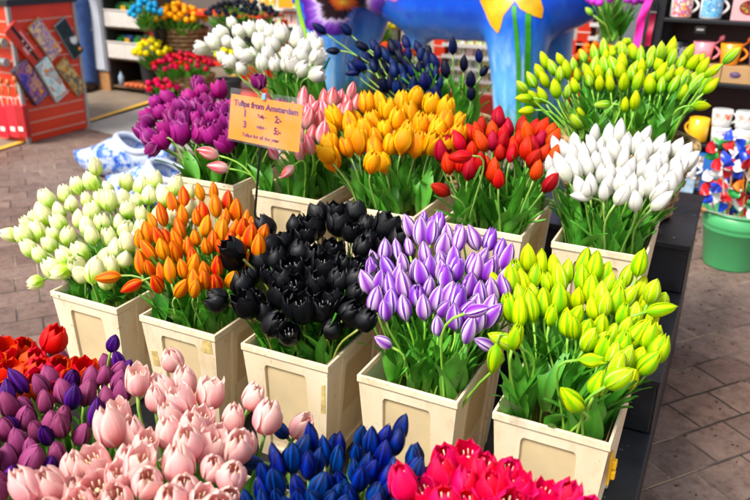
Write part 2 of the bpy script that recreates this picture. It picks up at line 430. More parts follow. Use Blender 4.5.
K['lime'] = kind('lime_tulip', ['bud','slim','bud','egg','bud','slim','bud'], 0.0200, 0.0726, [petal_mat('petal_lime', '#8AD010', '#C4E40C', '#E0EE1C', centre='#84CC10', cw=.18, edge='#EAF03C', streak=.12, trans=.3), petal_mat('petal_lime_yellow', '#B8DC10', '#D8E60C', '#E6EC1C', centre='#ACD80C', cw=.14, edge='#EEF030', streak=.14, trans=.3), petal_mat('petal_lime_green', '#80CC10', '#B0DC14', '#D0E824', centre='#E8F090', cw=.09, edge='#DCEE3C', streak=.12, trans=.3)], nvar=7, stem=STEM_LIGHT)
K['purple'] = kind('purple_tulip', ['open','open','cup'], 0.0306, 0.0693, [petal_mat('petal_purple', '#64104E', '#8C2472', '#A83A88', edge='#CC70B4', streak=.3, sat=1.05), petal_mat('petal_magenta', '#8C1A64', '#AE2E86', '#C44A9C', streak=.25, sat=1.05)], nvar=6, stamens=STAMEN_DARK)
K['pink'] = kind('pink_white_tulip', 'slim', .0215, .074, [petal_mat('petal_pink_white', '#F6D0C8', '#F08C94', '#E8607A', centre='#F8DAD8', cw=.16, streak=.12, trans=.25)], nvar=4, stem=STEM_LIGHT)
K['gold'] = kind('golden_tulip', ['cup','bud','cup'], 0.0296, 0.0827, [petal_mat('petal_gold', '#F08C14', '#F8A80C', '#FCC410', edge='#FDD024', streak=.22, trans=.3), petal_mat('petal_gold_b', '#F8A80C', '#FBBC08', '#FDD214', centre='#F29010', cw=.25, streak=.2, trans=.3)])
K['red'] = kind('red_tulip', ['bud','bud','slim'], 0.0221, 0.0700, [petal_mat('petal_red', '#D02414', '#E0341A', '#E64424', streak=.2, edge='#EC5A3C'), petal_mat('petal_crimson', '#8C1020', '#B81628', '#C42430', streak=.3)], nvar=5)
K['white'] = kind('white_tulip', ['bud','slim','bud'], 0.0198, 0.0734, [petal_mat('petal_white', '#DEE2C6', '#E5E3DE', '#E8E6E4', streak=.08, trans=.3, val=.06)], nvar=5)
K['whiteup'] = kind('white_tulip', ['cup','cup','open'], 0.0324, 0.0800, [petal_mat('petal_white_b', '#DEE2C6', '#E5E2DD', '#E8E5E1', streak=.08, trans=.3, val=.06)], stamens=STAMEN_Y)
K['navyup'] = kind('midnight_blue_tulip', ['bud','cup','bud','slim'], 0.0195, 0.0720, [petal_mat('petal_midnight', '#0A1236', '#0C1642', '#080C22', centre='#142460', cw=.2, streak=.3, trans=.04, val=.35), petal_mat('petal_midnight_b', '#080C24', '#0A1030', '#060818', streak=.3, trans=.04, val=.3), petal_mat('petal_cobalt', '#091E58', '#0C2260', '#061236', streak=.3, trans=.06)], nvar=6)
K['limeup'] = kind('green_bud_tulip', ['bud','slim','bud'], 0.0193, 0.0713, [petal_mat('petal_green_bud', '#64BC14', '#9CD424', '#CCE444', centre='#E2F0A4', cw=.10, streak=.14, trans=.3), petal_mat('petal_green_bud_b', '#84C810', '#C4DC18', '#DCE424', streak=.16, trans=.3)], nvar=6, stem=STEM_LIGHT)
K['plum'] = kind('plum_tulip', ['bud','bud'], 0.0206, 0.0604, [petal_mat('petal_plum', '#84285A', '#9C3A70', '#AC4C82', streak=.25, edge='#B4588C', val=.25, sat=1.0)])
K['violet'] = kind('violet_tulip', ['bud','slim'], 0.0174, 0.0648, [petal_mat('petal_violet', '#341458', '#4C1E78', '#341450', centre='#7A48A4', cw=.2, streak=.4, val=.3)])
K['blush'] = kind('light_pink_tulip', ['cup','egg','egg','open','cup'], 0.0262, 0.0710, [petal_mat('petal_blush', '#F28E9C', '#F9C2BE', '#FCDAD0', edge='#FDE0D6', streak=.06, trans=.36, sat=1.0, val=.07)], nvar=5, petals=True, stamens=STAMEN_PALE, sr=.0035)
K['navy'] = kind('royal_blue_tulip', ['bud','slim'], 0.0154, 0.0605, [petal_mat('petal_royal', '#06144C', '#0A2478', '#071440', centre='#123C9C', cw=.2, edge='#040A28', streak=.45, trans=.04, val=.25, rough=.38)], nvar=5)
K['hot'] = kind('hot_pink_tulip', ['cup','open','cup'], 0.0285, 0.0693, [petal_mat('petal_hot', '#DC1448', '#F42858', '#F84C74', edge='#FA6C8C', streak=.08, trans=.3)], nvar=4, petals=True, stamens=STAMEN_PALE)
K['scarlet'] = kind('scarlet_tulip', ['cup','open','cup'], .031, .066, [petal_mat('petal_scarlet', '#C8140C', '#E02414', '#EC3C28', streak=.15, trans=.25)], nvar=4, petals=True)

def lin_surf(z0, y0, s): return lambda y: z0+s*(y-y0)
NT = 0
# ---- middle row
NT += bunch([K['wg']], [(34,208),(60,186),(100,182),(150,180),(190,186),(212,200),(180,215),(150,232),(125,262),(108,282),(78,274),(40,262),(22,235)], lin_surf(.05,0,.33), .42, cbox(1,0), (12.6,10.8),
  'white tulip with lime green base, open bloom, in the crate nearest the clogs', 'white-green tulips in the middle row', seed=3,
  strays=[(95,165,.33,90,K['wg'],'pale green tulip standing tall above its bunch, against the blue-white clogs'),
          (11,232,.22,150,K['wg'],'white-green tulip leaning out farthest over the paving, green at its base'),
          (32,282,.03,190,K['wg'],'cream tulip drooping low outside the crate rim, nearly horizontal'),
          (60,272,.04,200,K['wg'],'white-green tulip hanging low over the crate corner beside the drooping cream one')],
  avoid=[(95,165),(11,232),(32,282),(60,272)])
NT += bunch([K['orange']], [(135,236),(165,205),(195,196),(225,196),(250,206),(266,235),(258,258),(232,272),(214,288),(185,284),(158,276),(140,262)], lin_surf(.11,0,.25), .42, cbox(1,1), (10.6,10),
  'orange tulip bud with flame-red centre streaks, in the crate beside the black tulips', 'orange tulips in the middle row', seed=5,
  strays=[(108,277,.02,185,K['orange'],'yellow-orange tulip lying sideways among the white-green tulips'),
          (131,287,.02,210,K['orange'],'small orange tulip drooping at the rim between the first two crates'),
          (195,286,0,75,K['orange'],'orange tulip lowest in its bunch, above the leaves of its crate'),
          (196,208,.42,95,K['orange'],'orange tulip highest at the back of the orange bunch')])
NT += bunch([K['black']], [(232,252),(262,226),(300,214),(345,210),(385,218),(404,240),(400,262),(372,290),(355,318),(318,322),(300,328),(262,326),(248,312),(240,286)], lin_surf(.08,0,.31), .45, cbox(1,2), (16.5,12.6),
  'black tulip with glossy cupped petals, in the crate between orange and lilac tulips', 'black tulips in the middle row', seed=8,
  strays=[(215,299,.0,150,K['black'],'black tulip leaning out low over the orange tulips and their leaves'),
          (233,250,.12,130,K['black'],'black tulip at the upper corner of its bunch, against the orange blooms'),
          (366,318,.05,60,K['black'],'black tulip beside the lowest lilac blooms, leaning over the crate gap')])
NT += bunch([K['lilac']], [(364,285),(368,258),(395,246),(410,222),(430,214),(450,232),(480,232),(505,240),(518,262),(505,290),(492,318),(470,334),(440,330),(410,306),(380,308)], lin_surf(.11,0,.3), .43, cbox(1,3), (12,11.4),
  'lilac and white striped tulip bud, in the crate between black and lime tulips', 'lilac tulips in the middle row', seed=12,
  strays=[(379,339,.0,140,K['lilac'],'small lilac tulip drooping alone just above the crate leaves, away from its bunch'),
          (481,343,.0,150,K['lilac'],'lilac tulip sagging under the others next to the yellow-green ones'),
          (433,224,.42,80,K['lilac'],'lilac tulip standing highest in its bunch, in front of the red tulips crate'),
          (482,309,-.02,20,K['lilac'],'pale lilac tulip lying nearly flat above two upright ones')])
NT += bunch([K['lime']], [(492,312),(494,285),(512,264),(548,256),(585,262),(618,268),(648,288),(664,312),(662,345),(645,372),(618,384),(600,372),(580,338),(555,322),(525,316)], lin_surf(.10,0,.27), .42, cbox(1,4), (12,12),
  'bright lime-yellow tulip bud, in the crate at the black stand edge', 'lime tulips in the middle row', seed=17,
  strays=[(493,361,-.03,265,K['lime'],'pale yellow tulip bud hanging upside down beside the lilac tulips'),
          (516,334,-.01,80,K['lime'],'yellow-green tulip with square open top, low above the broad leaves'),
          (504,340,.0,150,K['lime'],'small lime tulip tipped sideways low beside the drooping lilac one'),
          (572,399,-.06,125,K['lime'],'yellow tulip bud hanging lowest over the crate leaves'),
          (599,360,-.03,5,K['lime'],'lime tulip bud lying horizontal on an arching stem'),
          (599,380,-.04,80,K['lime'],'lime tulip bud just under the horizontal one'),
          (622,377,-.05,40,K['lime'],'lime tulip leaning out at the lower corner of the bunch'),
          (640,262,.34,85,K['lime'],'lime tulip bud standing tall against the white tulips crate'),
          (653,289,.26,80,K['lime'],'lime tulip bud upright on its own against the black stand'),
          (664,309,.22,15,K['lime'],'green tulip bud leaning flat out over the black stand edge')], avoid=[(599,360)])
# ---- back row
NT += bunch([K['purple']], [(140,122),(160,98),(195,88),(235,95),(262,104),(300,120),(262,140),(222,146),(185,138),(150,142)], lin_surf(.26,.6,.42), 1.0, cbox(2,0), (12,8.8),
  'purple open tulip, in the crate behind the orange tulips', 'purple tulips in the back row', seed=21,
  strays=[(198,83,.95,95,K['purple'],'purple tulip closed and standing above its bunch near the white tulips'),
          (259,80,.98,85,K['purple'],'lone purple tulip rising behind the top edge of the orange price card'),
          (152,150,.62,230,K['purple'],'dark purple tulip hanging at the outer edge beside the clogs'),
          (148,120,.75,150,K['purple'],'purple tulip leaning out above the hanging dark one')])
NT += bunch([K['pink']], [(282,114),(300,98),(330,94),(362,102),(340,120),(318,140),(300,150)], lin_surf(.30,.6,.38), 1.0, cbox(2,1), (8.4,8.6),
  'slender pink and white tulip bud, in the crate behind the price card', 'pink tulips in the back row', seed=23,
  strays=[(207,153,.56,165,K['pink'],'pink and white tulip bud lying sideways before the purple tulips, the upper of two'),
          (217,167,.55,170,K['pink'],'pink and white tulip bud lying sideways before the purple tulips, the lower of two'),
          (285,174,.56,225,K['pink'],'pink tulip bud drooping on a bent stem below the price card'),
          (271,150,.6,120,K['pink'],'pink tulip showing just under the lower edge of the price card'),
          (309,142,.62,100,K['pink'],'coral pink tulip low between the price card and the golden tulips'),
          (352,90,.95,75,K['pink'],'pale cream-pink tulip bud sticking up above its bunch')])
NT += bunch([K['gold']], [(322,140),(332,118),(360,102),(392,94),(430,98),(462,112),(468,128),(440,148),(400,152),(382,160),(350,150),(330,158)], lin_surf(.29,.6,.42), 1.0, cbox(2,2), (13,10.2),
  'golden orange full tulip, in the crate between pink and red tulips', 'golden tulips in the back row', seed=26,
  strays=[(418,96,.95,85,K['gold'],'tall golden orange tulip at the top of its bunch, beneath the midnight blue tulips'),
          (325,152,.6,120,K['gold'],'golden tulip lowest at the side of its bunch beside the price card'),
          (372,160,.58,80,K['gold'],'yellow-orange tulip hanging lowest in front of its bunch')])
NT += bunch([K['red']], [(436,162),(440,140),(462,126),(500,118),(535,122),(558,135),(560,155),(535,160),(505,160),(470,164)], lin_surf(.29,.6,.36), 1.0, cbox(2,3), (9.8,8.8),
  'red tulip bud, in the crate between golden and white tulips', 'red tulips in the back row', seed=29,
  strays=[(439,189,.54,150,K['red'],'small red tulip bud leaning out low over the lilac tulips'),
          (459,157,.6,185,K['red'],'dark red tulip lying sideways on an arching stem'),
          (499,176,.56,90,K['red'],'red tulip bud upright and lowest in the middle of the red bunch'),
          (538,168,.6,75,K['red'],'red tulip bud on a leaning stem beside the white tulips'),
          (551,181,.6,60,K['red'],'red tulip bud leaning lowest against the white tulips'),
          (541,130,.9,70,K['red'],'crimson tulip bud highest at the corner of the red bunch')])
NT += bunch([K['white']], [(548,165),(556,148),(580,136),(612,134),(650,136),(678,146),(690,160),(680,180),(662,192),(630,188),(600,184),(575,180),(552,182)], lin_surf(.31,.6,.25), 1.0, cbox(2,4), (9.4,8.4),
  'white closed tulip, in the crate below the green tulip buds', 'white tulips in the back row', seed=33,
  strays=[(578,196,.58,170,K['white'],'white tulip bud lying sideways at the lower edge of the white bunch'),
          (586,185,.58,95,K['white'],'white tulip above the sideways bud'),
          (662,200,.62,50,K['white'],'large white tulip leaning lowest over the stand beside the wicker basket'),
          (636,198,.58,95,K['white'],'small white tulip lowest near the middle of its bunch'),
          (604,188,.57,95,K['white'],'white tulip on a long pale straight stem at the front of its bunch'),
          (624,193,.57,60,K['white'],'white tulip just above the smallest white one'),
          (594,134,.95,90,K['white'],'white tulip bud highest in its bunch')])
# ---- upper tier, in baskets
NT += bunch([K['whiteup']], [(212,42),(232,20),(262,24),(290,40),(314,36),(324,52),(312,64),(282,66),(245,64),(222,56)], lin_surf(.44,1.3,.5), 1.62, (-.12,.16,1.28,1.56,.27), (12,8.5),
  'large white tulip with a full open bloom, in the basket beside the blue cow leg', 'large white tulips on the upper tier', seed=36, zroot=.18, leaf_dz=.0,
  strays=[(200,48,1.5,165,K['whiteup'],'white tulip leaning out farthest, above the yellow flowers'),
          (229,62,1.35,200,K['whiteup'],'white tulip drooping above the purple tulips'),
          (244,57,1.3,190,K['whiteup'],'white tulip facing sideways in the middle of its bunch'),
          (303,68,1.3,60,K['whiteup'],'white tulip low at the side of its bunch, with an open top'),
          (318,74,1.28,20,K['whiteup'],'white tulip lowest at the edge, its cup turned to the blue tulips'),
          (318,56,1.3,50,K['whiteup'],'white tulip beside the blue cow leg, cup open and yellow inside'),
          (298,30,1.5,90,K['whiteup'],'white tulip at the upper edge against the seed packets'),
          (292,63,1.3,100,K['whiteup'],'white tulip half hidden low in its bunch')])
NT += bunch([K['navyup']], [(352,70),(366,50),(385,42),(410,40),(436,56),(446,72),(444,92),(420,96),(398,88),(378,74)], lin_surf(.36,1.3,.7), 1.6, (.5,.76,1.3,1.56,.27), (7.8,7.6),
  'midnight blue tulip bud, in the basket under the belly of the cow', 'midnight blue tulips on the upper tier', seed=39, zroot=.18, leaf_dz=.0,
  strays=[(319,28,1.45,140,K['navyup'],'dark blue tulip bud pointing up at the painted pansy'),
          (345,28,1.45,130,K['navyup'],'dark blue tulip bud in front of the edge of the painted pansy'),
          (331,51,1.4,182,K['navyup'],'dark blue tulip bud lying level against the blue cow leg'),
          (361,45,1.4,150,K['navyup'],'blackish blue tulip bud half hidden under the cow'),
          (359,65,1.4,150,K['navyup'],'dark blue tulip bud tilted low above the pink tulips'),
          (352,73,1.4,190,K['navyup'],'bright cobalt tulip open towards the pink tulips'),
          (377,50,1.4,100,K['navyup'],'dark blue tulip bud upright beside the arch of the cow leg'),
          (453,45,1.45,90,K['navyup'],'nearly black tulip bud standing tall against the red rack'),
          (479,53,1.4,95,K['navyup'],'large dark blue tulip high beside the leg with the painted stems'),
          (464,62,1.4,90,K['navyup'],'lighter blue tulip against the red column'),
          (486,68,1.4,60,K['navyup'],'dark tulip leaning to the leg with the painted stems'),
          (471,79,1.38,90,K['navyup'],'small dark blue tulip between two larger ones'),
          (471,91,1.35,90,K['navyup'],'blue tulip lowest beside the bright green leaf')])
NT += bunch([K['limeup']], [(524,88),(540,66),(565,58),(600,48),(640,50),(668,48),(700,58),(712,78),(700,92),(672,88),(640,86),(600,84),(562,92),(540,98)], lin_surf(.37,1.3,.68), 1.62, (1.12,1.46,1.26,1.58,.28), (9.2,8.2),
  'green-yellow tulip bud, in the wicker basket beside the mug shelf', 'green tulip buds on the upper tier', seed=43, zroot=.18, leaf_dz=.0, leaves=LEAVES_L+LEAVES,
  strays=[(732,55,1.4,50,K['limeup'],'green tulip bud leaning out farthest, in front of the orange mug'),
          (661,50,1.55,95,K['limeup'],'tall green and white tulip bud rising over its bunch by the black mug'),
          (704,106,1.35,0,K['limeup'],'green tulip bud lying level at the outer side of the bunch'),
          (521,86,1.3,130,K['limeup'],'green tulip bud leaning out over the cow leg, uppermost there'),
          (523,98,1.3,180,K['limeup'],'green tulip bud lying sideways over the cow leg'),
          (525,111,1.3,185,K['limeup'],'green tulip bud lying sideways and lowest against the cow leg'),
          (601,105,1.28,185,K['limeup'],'pale green tulip bud lying level low in the bunch'),
          (580,110,1.28,110,K['limeup'],'yellow-green tulip bud low over the white tulips'),
          (578,120,1.28,120,K['limeup'],'yellow tulip bud lowest, just above the white tulips'),
          (625,102,1.28,95,K['limeup'],'cream-white tulip bud low among the green ones'),
          (635,100,1.28,90,K['limeup'],'small lime tulip beside the cream-white bud'),
          (712,85,1.4,50,K['limeup'],'green tulip bud near the yellow mug'),
          (714,70,1.4,40,K['limeup'],'green tulip bud below the farthest leaning one')])
# ---- front row (crates below the frame)
NT += bunch([K['scarlet']], [(-40,335),(0,338),(25,338),(48,344),(70,352),(92,368),(80,392),(40,395),(-40,400)], lin_surf(.02,-.3,.05), -.14, cbox(0,0), (17,13),
  'scarlet tulip with a wide open cup, behind the plum and violet tulips', 'scarlet tulips in the front row', seed=46, n_leaf=3)
NT += bunch([K['plum'], K['violet']], [(-40,410),(0,396),(30,378),(60,370),(95,376),(120,368),(136,385),(128,402),(100,415),(60,440),(55,462),(30,482),(0,500),(-40,520)], lin_surf(.05,-.3,.05), -.12, cbox(0,1), (14.5,12),
  {'plum_tulip': 'plum coloured tulip bud in the mixed bunch before the scarlet tulips', 'violet_tulip': 'deep violet tulip bud mixed among the plum ones before the scarlet tulips'}, 'plum and violet tulips in the front row', seed=49, weights=[.62,.38], n_leaf=3,
  strays=[(114,341,-.2,65,K['violet'],'violet tulip bud standing highest against the cream crate'),
          (118,358,-.22,95,K['violet'],'violet tulip bud just under the highest one'),
          (127,370,-.22,60,K['violet'],'dark violet tulip bud at the outer edge against the cream crate'),
          (105,364,-.2,95,K['plum'],'plum tulip bud beside the highest violet one'),
          (62,356,-.2,95,K['plum'],'plum tulip bud highest in front of the scarlet tulips, on a bright green stem'),
          (28,355,-.2,130,K['violet'],'violet tulip bud leaning over the scarlet tulips'),
          (52,358,-.2,92,K['violet'],'narrow violet tulip bud before the scarlet tulips')])
NT += bunch([K['blush']], [(60,470),(95,440),(120,405),(135,385),(160,372),(190,378),(225,388),(262,398),(285,408),(262,425),(240,440),(232,470),(240,500),(225,530),(10,530),(15,495)], lin_surf(.10,-.3,.0), -.14, cbox(0,2), (21,17.5),
  'light pink open tulip in the bunch between plum and royal blue tulips', 'light pink tulips in the front row', seed=52, n_leaf=3, hole=[(138,450),(160,436),(196,434),(180,458),(168,486),(150,492)],
  strays=[(172,358,-.2,95,K['blush'],'light pink tulip rising highest against the orange tulips crate'),
          (158,386,-.24,95,K['blush'],'light pink tulip with a closed cup just below the highest one'),
          (302,425,-.25,60,K['blush'],'light pink tulip farthest out, half behind the royal blue tulips')])
NT += bunch([K['navy']], [(240,500),(262,480),(268,455),(300,438),(330,440),(365,442),(395,442),(402,430),(418,450),(425,475),(410,495),(395,530),(235,530)], lin_surf(.10,-.3,.0), -.14, cbox(0,3), (13.5,12),
  'royal blue pointed tulip bud in the bunch beside the hot pink tulips', 'royal blue tulips in the front row', seed=55, n_leaf=3,
  strays=[(246,462,-.42,172,K['navy'],'royal blue tulip bud lying level over the light pink tulips'),
          (279,428,-.28,120,K['navy'],'royal blue tulip bud tallest against the light pink tulips'),
          (335,442,-.26,85,K['navy'],'royal blue tulip bud standing over its bunch before the black tulips crate'),
          (361,437,-.25,80,K['navy'],'royal blue tulip bud standing up beside the cream crate corner'),
          (389,441,-.25,85,K['navy'],'tall royal blue tulip bud in front of the lilac tulips crate'),
          (417,455,-.25,85,K['navy'],'royal blue tulip bud on its own stem in front of the crate recess'),
          (423,478,-.3,60,K['navy'],'royal blue tulip bud leaning out next to the hot pink tulips')])
NT += bunch([K['hot']], [(402,490),(440,470),(470,462),(505,468),(530,488),(560,492),(585,504),(590,530),(395,530)], lin_surf(.12,-.3,.0), -.14, cbox(0,4), (22,18),
  'hot pink open tulip in the bunch at the lowest edge of the display', 'hot pink tulips in the front row', seed=58, n_leaf=3,
  strays=[(469,456,-.3,92,K['hot'],'hot pink tulip standing highest, its cup nearly closed'),
          (446,462,-.32,100,K['hot'],'hot pink tulip just beside the highest one'),
          (510,470,-.3,75,K['hot'],'hot pink tulip with a ragged top before the lime tulips crate')])

# ================================================================== CRATES AND STAND
def crate_mat():
    m, t, b, o = new_mat('cream_crate_plastic')
    tc = nd(t, 'ShaderNodeTexCoord'); oi = nd(t, 'ShaderNodeObjectInfo')
    ad = nd(t, 'ShaderNodeVectorMath', operation='ADD'); t.links.new(tc.outputs['Object'], ad.inputs[0]); t.links.new(oi.outputs['Random'], ad.inputs[1])
    mp = nd(t, 'ShaderNodeVectorMath', operation='MULTIPLY'); mp.inputs[1].default_value = (6, 6, 2.2); t.links.new(ad.outputs[0], mp.inputs[0])
    n1 = nd(t, 'ShaderNodeTexNoise', Scale=1.6, Detail=5); t.links.new(mp.outputs[0], n1.inputs['Vector'])
    col = ramp(t, n1.outputs[0], [(.3, '#DFCBA8'), (.7, '#EEDFC4')]).outputs[0]
    n2 = nd(t, 'ShaderNodeTexNoise', Scale=4, Detail=9, Roughness=.72); t.links.new(mp.outputs[0], n2.inputs['Vector'])
    f = ramp(t, n2.outputs[0], [(.52, (0,0,0,1)), (.70, (.45,.45,.45,1))]).outputs[0]
    col = mixc(t, f, col, '#B8986A')
    n3 = nd(t, 'ShaderNodeTexNoise', Scale=60, Detail=2); t.links.new(ad.outputs[0], n3.inputs['Vector'])
    f3 = ramp(t, n3.outputs[0], [(.68, (0,0,0,1)), (.74, (.5,.5,.5,1))]).outputs[0]
    col = mixc(t, f3, col, '#8C6A42')
    t.links.new(col, b.inputs['Base Color']); b.inputs['Roughness'].default_value = .42
    b.inputs['Subsurface Weight'].default_value = .0
    return m
CRATE = crate_mat(); CRATE_DARK = plain('crate_recess', '#D8C298', .5, .08, 6, dirt='#B3925C')
TAP = .022
def hw(z): return W/2-TAP*(1-z/HC)
def hd(z): return D/2-TAP*(1-z/HC)
def wall_pt(side, s, z, inset):
    if side == 0: return (s*hw(z), -hd(z)+inset, z)
    if side == 1: return (hw(z)-inset, s*hd(z), z)
    if side == 2: return (-s*hw(z), hd(z)-inset, z)
    return (-hw(z)+inset, -s*hd(z), z)
def rrect(a_top, a_bot, z0, z1, r_s, r_z, n=7):
    P = []
    for cxs, cz, q in ((1, 1, 0), (-1, 1, 1), (-1, -1, 2), (1, -1, 3)):
        for k in range(n):
            an = q*PI/2+PI/2*k/(n-1)
            z = (z1-r_z if cz > 0 else z0+r_z)+r_z*math.sin(an); hwid = a_bot+(a_top-a_bot)*(z-z0)/(z1-z0)
            P.append((cxs*(hwid-r_s)+r_s*math.cos(an), z))
    return P
def make_crate():
    root = thing('flower_crate', '', 'crate')
    sh = MB()
    rec = MB(); Z0, Z1 = .03, HC-.045
    for side in range(4):
        at_, ab = (.50, .62) if side in (0, 2) else (.46, .54)
        inn = rrect(at_, ab, Z0, Z1, .07, .014); n = len(inn)
        outp = []
        cz = HC/2
        for s, z in inn:
            ds, dz = s, (z-cz)/(HC/2); k = 1/max(abs(ds), abs(dz)); outp.append([ds*k, cz+dz*k*HC/2])
        for cs, czz in ((1, HC), (-1, HC), (-1, 0), (1, 0)):
            j = min(range(n), key=lambda i: (outp[i][0]-cs)**2+((outp[i][1]-czz)/(HC/2))**2); outp[j] = [cs, czz]
        vs = [wall_pt(side, s, z, 0) for s, z in outp]+[wall_pt(side, s, z, 0) for s, z in inn]+[wall_pt(side, s*.985, z, .007) for s, z in inn]
        fs = [(i, (i+1) % n, n+(i+1) % n, n+i) for i in range(n)]+[(n+i, n+(i+1) % n, 2*n+(i+1) % n, 2*n+i) for i in range(n)]
        sh.add(vs, fs)
        rv = [wall_pt(side, s*.985, z, .0072) for s, z in inn]; rec.add(rv, [tuple(range(n))])
    # inside
    t = .011
    top = [(-W/2+t, -D/2+t), (W/2-t, -D/2+t), (W/2-t, D/2-t), (-W/2+t, D/2-t)]
    bot = [(x*.86, y*.9) for x, y in top]
    sh.add([(x, y, HC-.004) for x, y in top]+[(x, y, .012) for x, y in bot], [(i, (i+1) % 4, 4+(i+1) % 4, 4+i) for i in range(4)]+[(4,5,6,7)])
    sh.add([wall_pt(0, -1, 0, 0), wall_pt(0, 1, 0, 0), wall_pt(2, -1, 0, 0), wall_pt(2, 1, 0, 0)], [(0,1,2,3)])
    sh.build('shell', CRATE, root)
    rec.build('recess_panel', CRATE_DARK, root)
    rm = MB()
    def ring(e, z): return [(-W/2-e, -D/2-e, z), (W/2+e, -D/2-e, z), (W/2+e, D/2+e, z), (-W/2-e, D/2+e, z)]
    R = [ring(.0022, HC-.016), ring(.0022, HC), ring(-.0045, HC+.0004), ring(-.0045, HC-.02), ring(-.0005, HC-.021)]
    vs = [p for r in R for p in r]
    rm.add(vs, [(5*0+j*4+i, j*4+(i+1) % 4, ((j+1) % 5)*4+(i+1) % 4, ((j+1) % 5)*4+i) for j in range(5) for i in range(4)])
    rm.build('rim', CRATE, root, bevel=.0015)
    for sx in (-1, 1):     # upright ribs down both long sides
        for sy in (-1, 1):
            rb = MB(); y0 = sy*D*.30
            v = [(sx*(hw(z)+e), y0+dy, z) for z in (.004, HC-.017) for e in (-.002, .005) for dy in (-.004, .004)]
            rb.add(v, [(0,1,3,2),(4,5,7,6),(0,1,5,4),(2,3,7,6),(0,2,6,4),(1,3,7,5)]); rb.build('side_rib', CRATE, root, bevel=.001)
    return root
crate0 = make_crate()
names = {(1,0): ('cream plastic crate holding the white-green tulips, scratched at its front recess'), (1,1): 'cream crate holding orange tulips, old sticker marks on its front',
 (1,2): 'cream crate holding the black tulips, tape stain down its front corner', (1,3): 'cream crate holding the lilac and white tulips', (1,4): 'cream crate holding lime tulips, yellow clip on its side',
 (2,0): 'cream crate holding the purple tulips, behind the white-green ones', (2,1): 'cream crate holding pink tulips behind the price card stake', (2,2): 'cream crate holding golden orange tulips behind the black ones',
 (2,3): 'cream crate holding the red tulips', (2,4): 'cream crate holding the white tulips beside the wicker basket',
 (0,0): 'cream crate under the scarlet tulips', (0,1): 'cream crate under the plum and violet tulips', (0,2): 'cream crate under the light pink tulips', (0,3): 'cream crate under the royal blue tulips', (0,4): 'cream crate under the hot pink tulips'}
STK = plain('sticker_residue', '#D9BE78', .6, .2, 60, dirt='#C6A050'); CLIP = plain('yellow_clip', '#F0B818', .4)
first = True; crates = {}
for (row, i), lb in names.items():
    c = crate0 if first else copy_tree(crate0); first = False
    c.location = (cx0(row, i)+W/2, ROWY[row]+D/2, ROWZ[row]-HC); tag(c, lb, 'crate', 'cream crates of tulips on the black stand'); crates[(row, i)] = c
    c.rotation_euler = (0, 0, rnd.uniform(-.012, .012))
def patch(c, s0, s1, z0, z1):
    vs = [wall_pt(0, s, z, -.0012) for s, z in ((s0, z0), (s1, z0+.002), (s1-.02, z1), (s0+.01, z1-.004))]
    vs += [wall_pt(0, s, z, .0005) for s, z in ((s0, z0), (s1, z0+.002), (s1-.02, z1), (s0+.01, z1-.004))]
    MB().add(vs, [(0,1,2,3), (0,4,5,1), (1,5,6,2), (2,6,7,3), (3,7,4,0)]).build('sticker', STK, c)
patch(crates[(1,1)], .66, .92, HC-.06, HC-.02); patch(crates[(1,2)], .86, .97, HC-.14, HC-.055); patch(crates[(1,1)], -.9, -.7, HC-.15, HC-.10)
mb = MB()
for k in range(2): mb.box((W/2+.008, -.135, HC-.075-.026*k), (.014, .016, .02))
mb.box((W/2+.003, -.135, HC-.088), (.006, .03, .07)); mb.build('clip', CLIP, crates[(1,4)], bevel=.003)

def stand_mat():
    m, t, b, o = new_mat('black_stand_paint')
    tc = nd(t, 'ShaderNodeTexCoord'); n = nd(t, 'ShaderNodeTexNoise', Scale=7, Detail=8, Roughness=.7); t.links.new(tc.outputs['Object'], n.inputs['Vector'])
    col = ramp(t, n.outputs[0], [(.35, '#0A0C10'), (.7, '#191D26')]).outputs[0]
    n2 = nd(t, 'ShaderNodeTexNoise', Scale=38, Detail=6, Roughness=.75); t.links.new(tc.outputs['Object'], n2.inputs['Vector'])
    f = ramp(t, n2.outputs[0], [(.63, (0,0,0,1)), (.70, (.75,.75,.75,1))]).outputs[0]
    geo = nd(t, 'ShaderNodeNewGeometry'); sp = nd(t, 'ShaderNodeSeparateXYZ'); t.links.new(geo.outputs['True Normal'], sp.inputs[0])
    f = math_(t, 'MULTIPLY', f, math_(t, 'MAXIMUM', sp.outputs[2], .15))
    col = mixc(t, f, col, '#8C93A0'); t.links.new(col, b.inputs['Base Color'])
    t.links.new(ramp(t, n.outputs[0], [(.3, (.35,)*3+(1,)), (.7, (.6,)*3+(1,))]).outputs[0], b.inputs['Roughness'])
    return m
SM = stand_mat()
XL, XR = -.06, 1.575
stand = thing('display_stand', 'stepped black painted stand that carries all the tulip crates', 'display stand', (0, 0, GZ))
tiers = [(-.72, -.012, -.506), (-.012, .573, -.33), (.573, 1.17, -.154), (1.17, 1.76, .022)]
for k, (y0, y1, z) in enumerate(tiers):
    box_obj('tier_board', ((XL+XR)/2, (y0+y1)/2-.006, z-.012-GZ), (XR-XL, y1-y0+.012, .022), SM, stand, .003)
    zl = GZ if k == 0 else tiers[k-1][2]
    box_obj('riser', ((XL+XR)/2, y0+.006, (zl+z-.023)/2-GZ), (XR-XL-.02, .014, z-.025-zl), SM, stand, .002)
mb = MB()
for x in (XL+.012, XR-.012):
    pr = [(tiers[0][0]+.014, 0)]
    for y0, y1, z in tiers: pr += [(y0+.014, z-GZ-.0235), (y1+.013 if (y0, y1, z) != tiers[-1] else y1-.01, z-GZ-.0235)]
    pr += [(tiers[-1][1]-.01, 0)]
    n = len(pr); vs = [(x-.009, y, z) for y, z in pr]+[(x+.009, y, z) for y, z in pr]
    MB().add(vs, [tuple(range(n)), tuple(range(n, 2*n))[::-1]]+[(i, n+i, n+(i+1) % n, (i+1) % n) for i in range(n)]).build('side_panel', SM, stand)
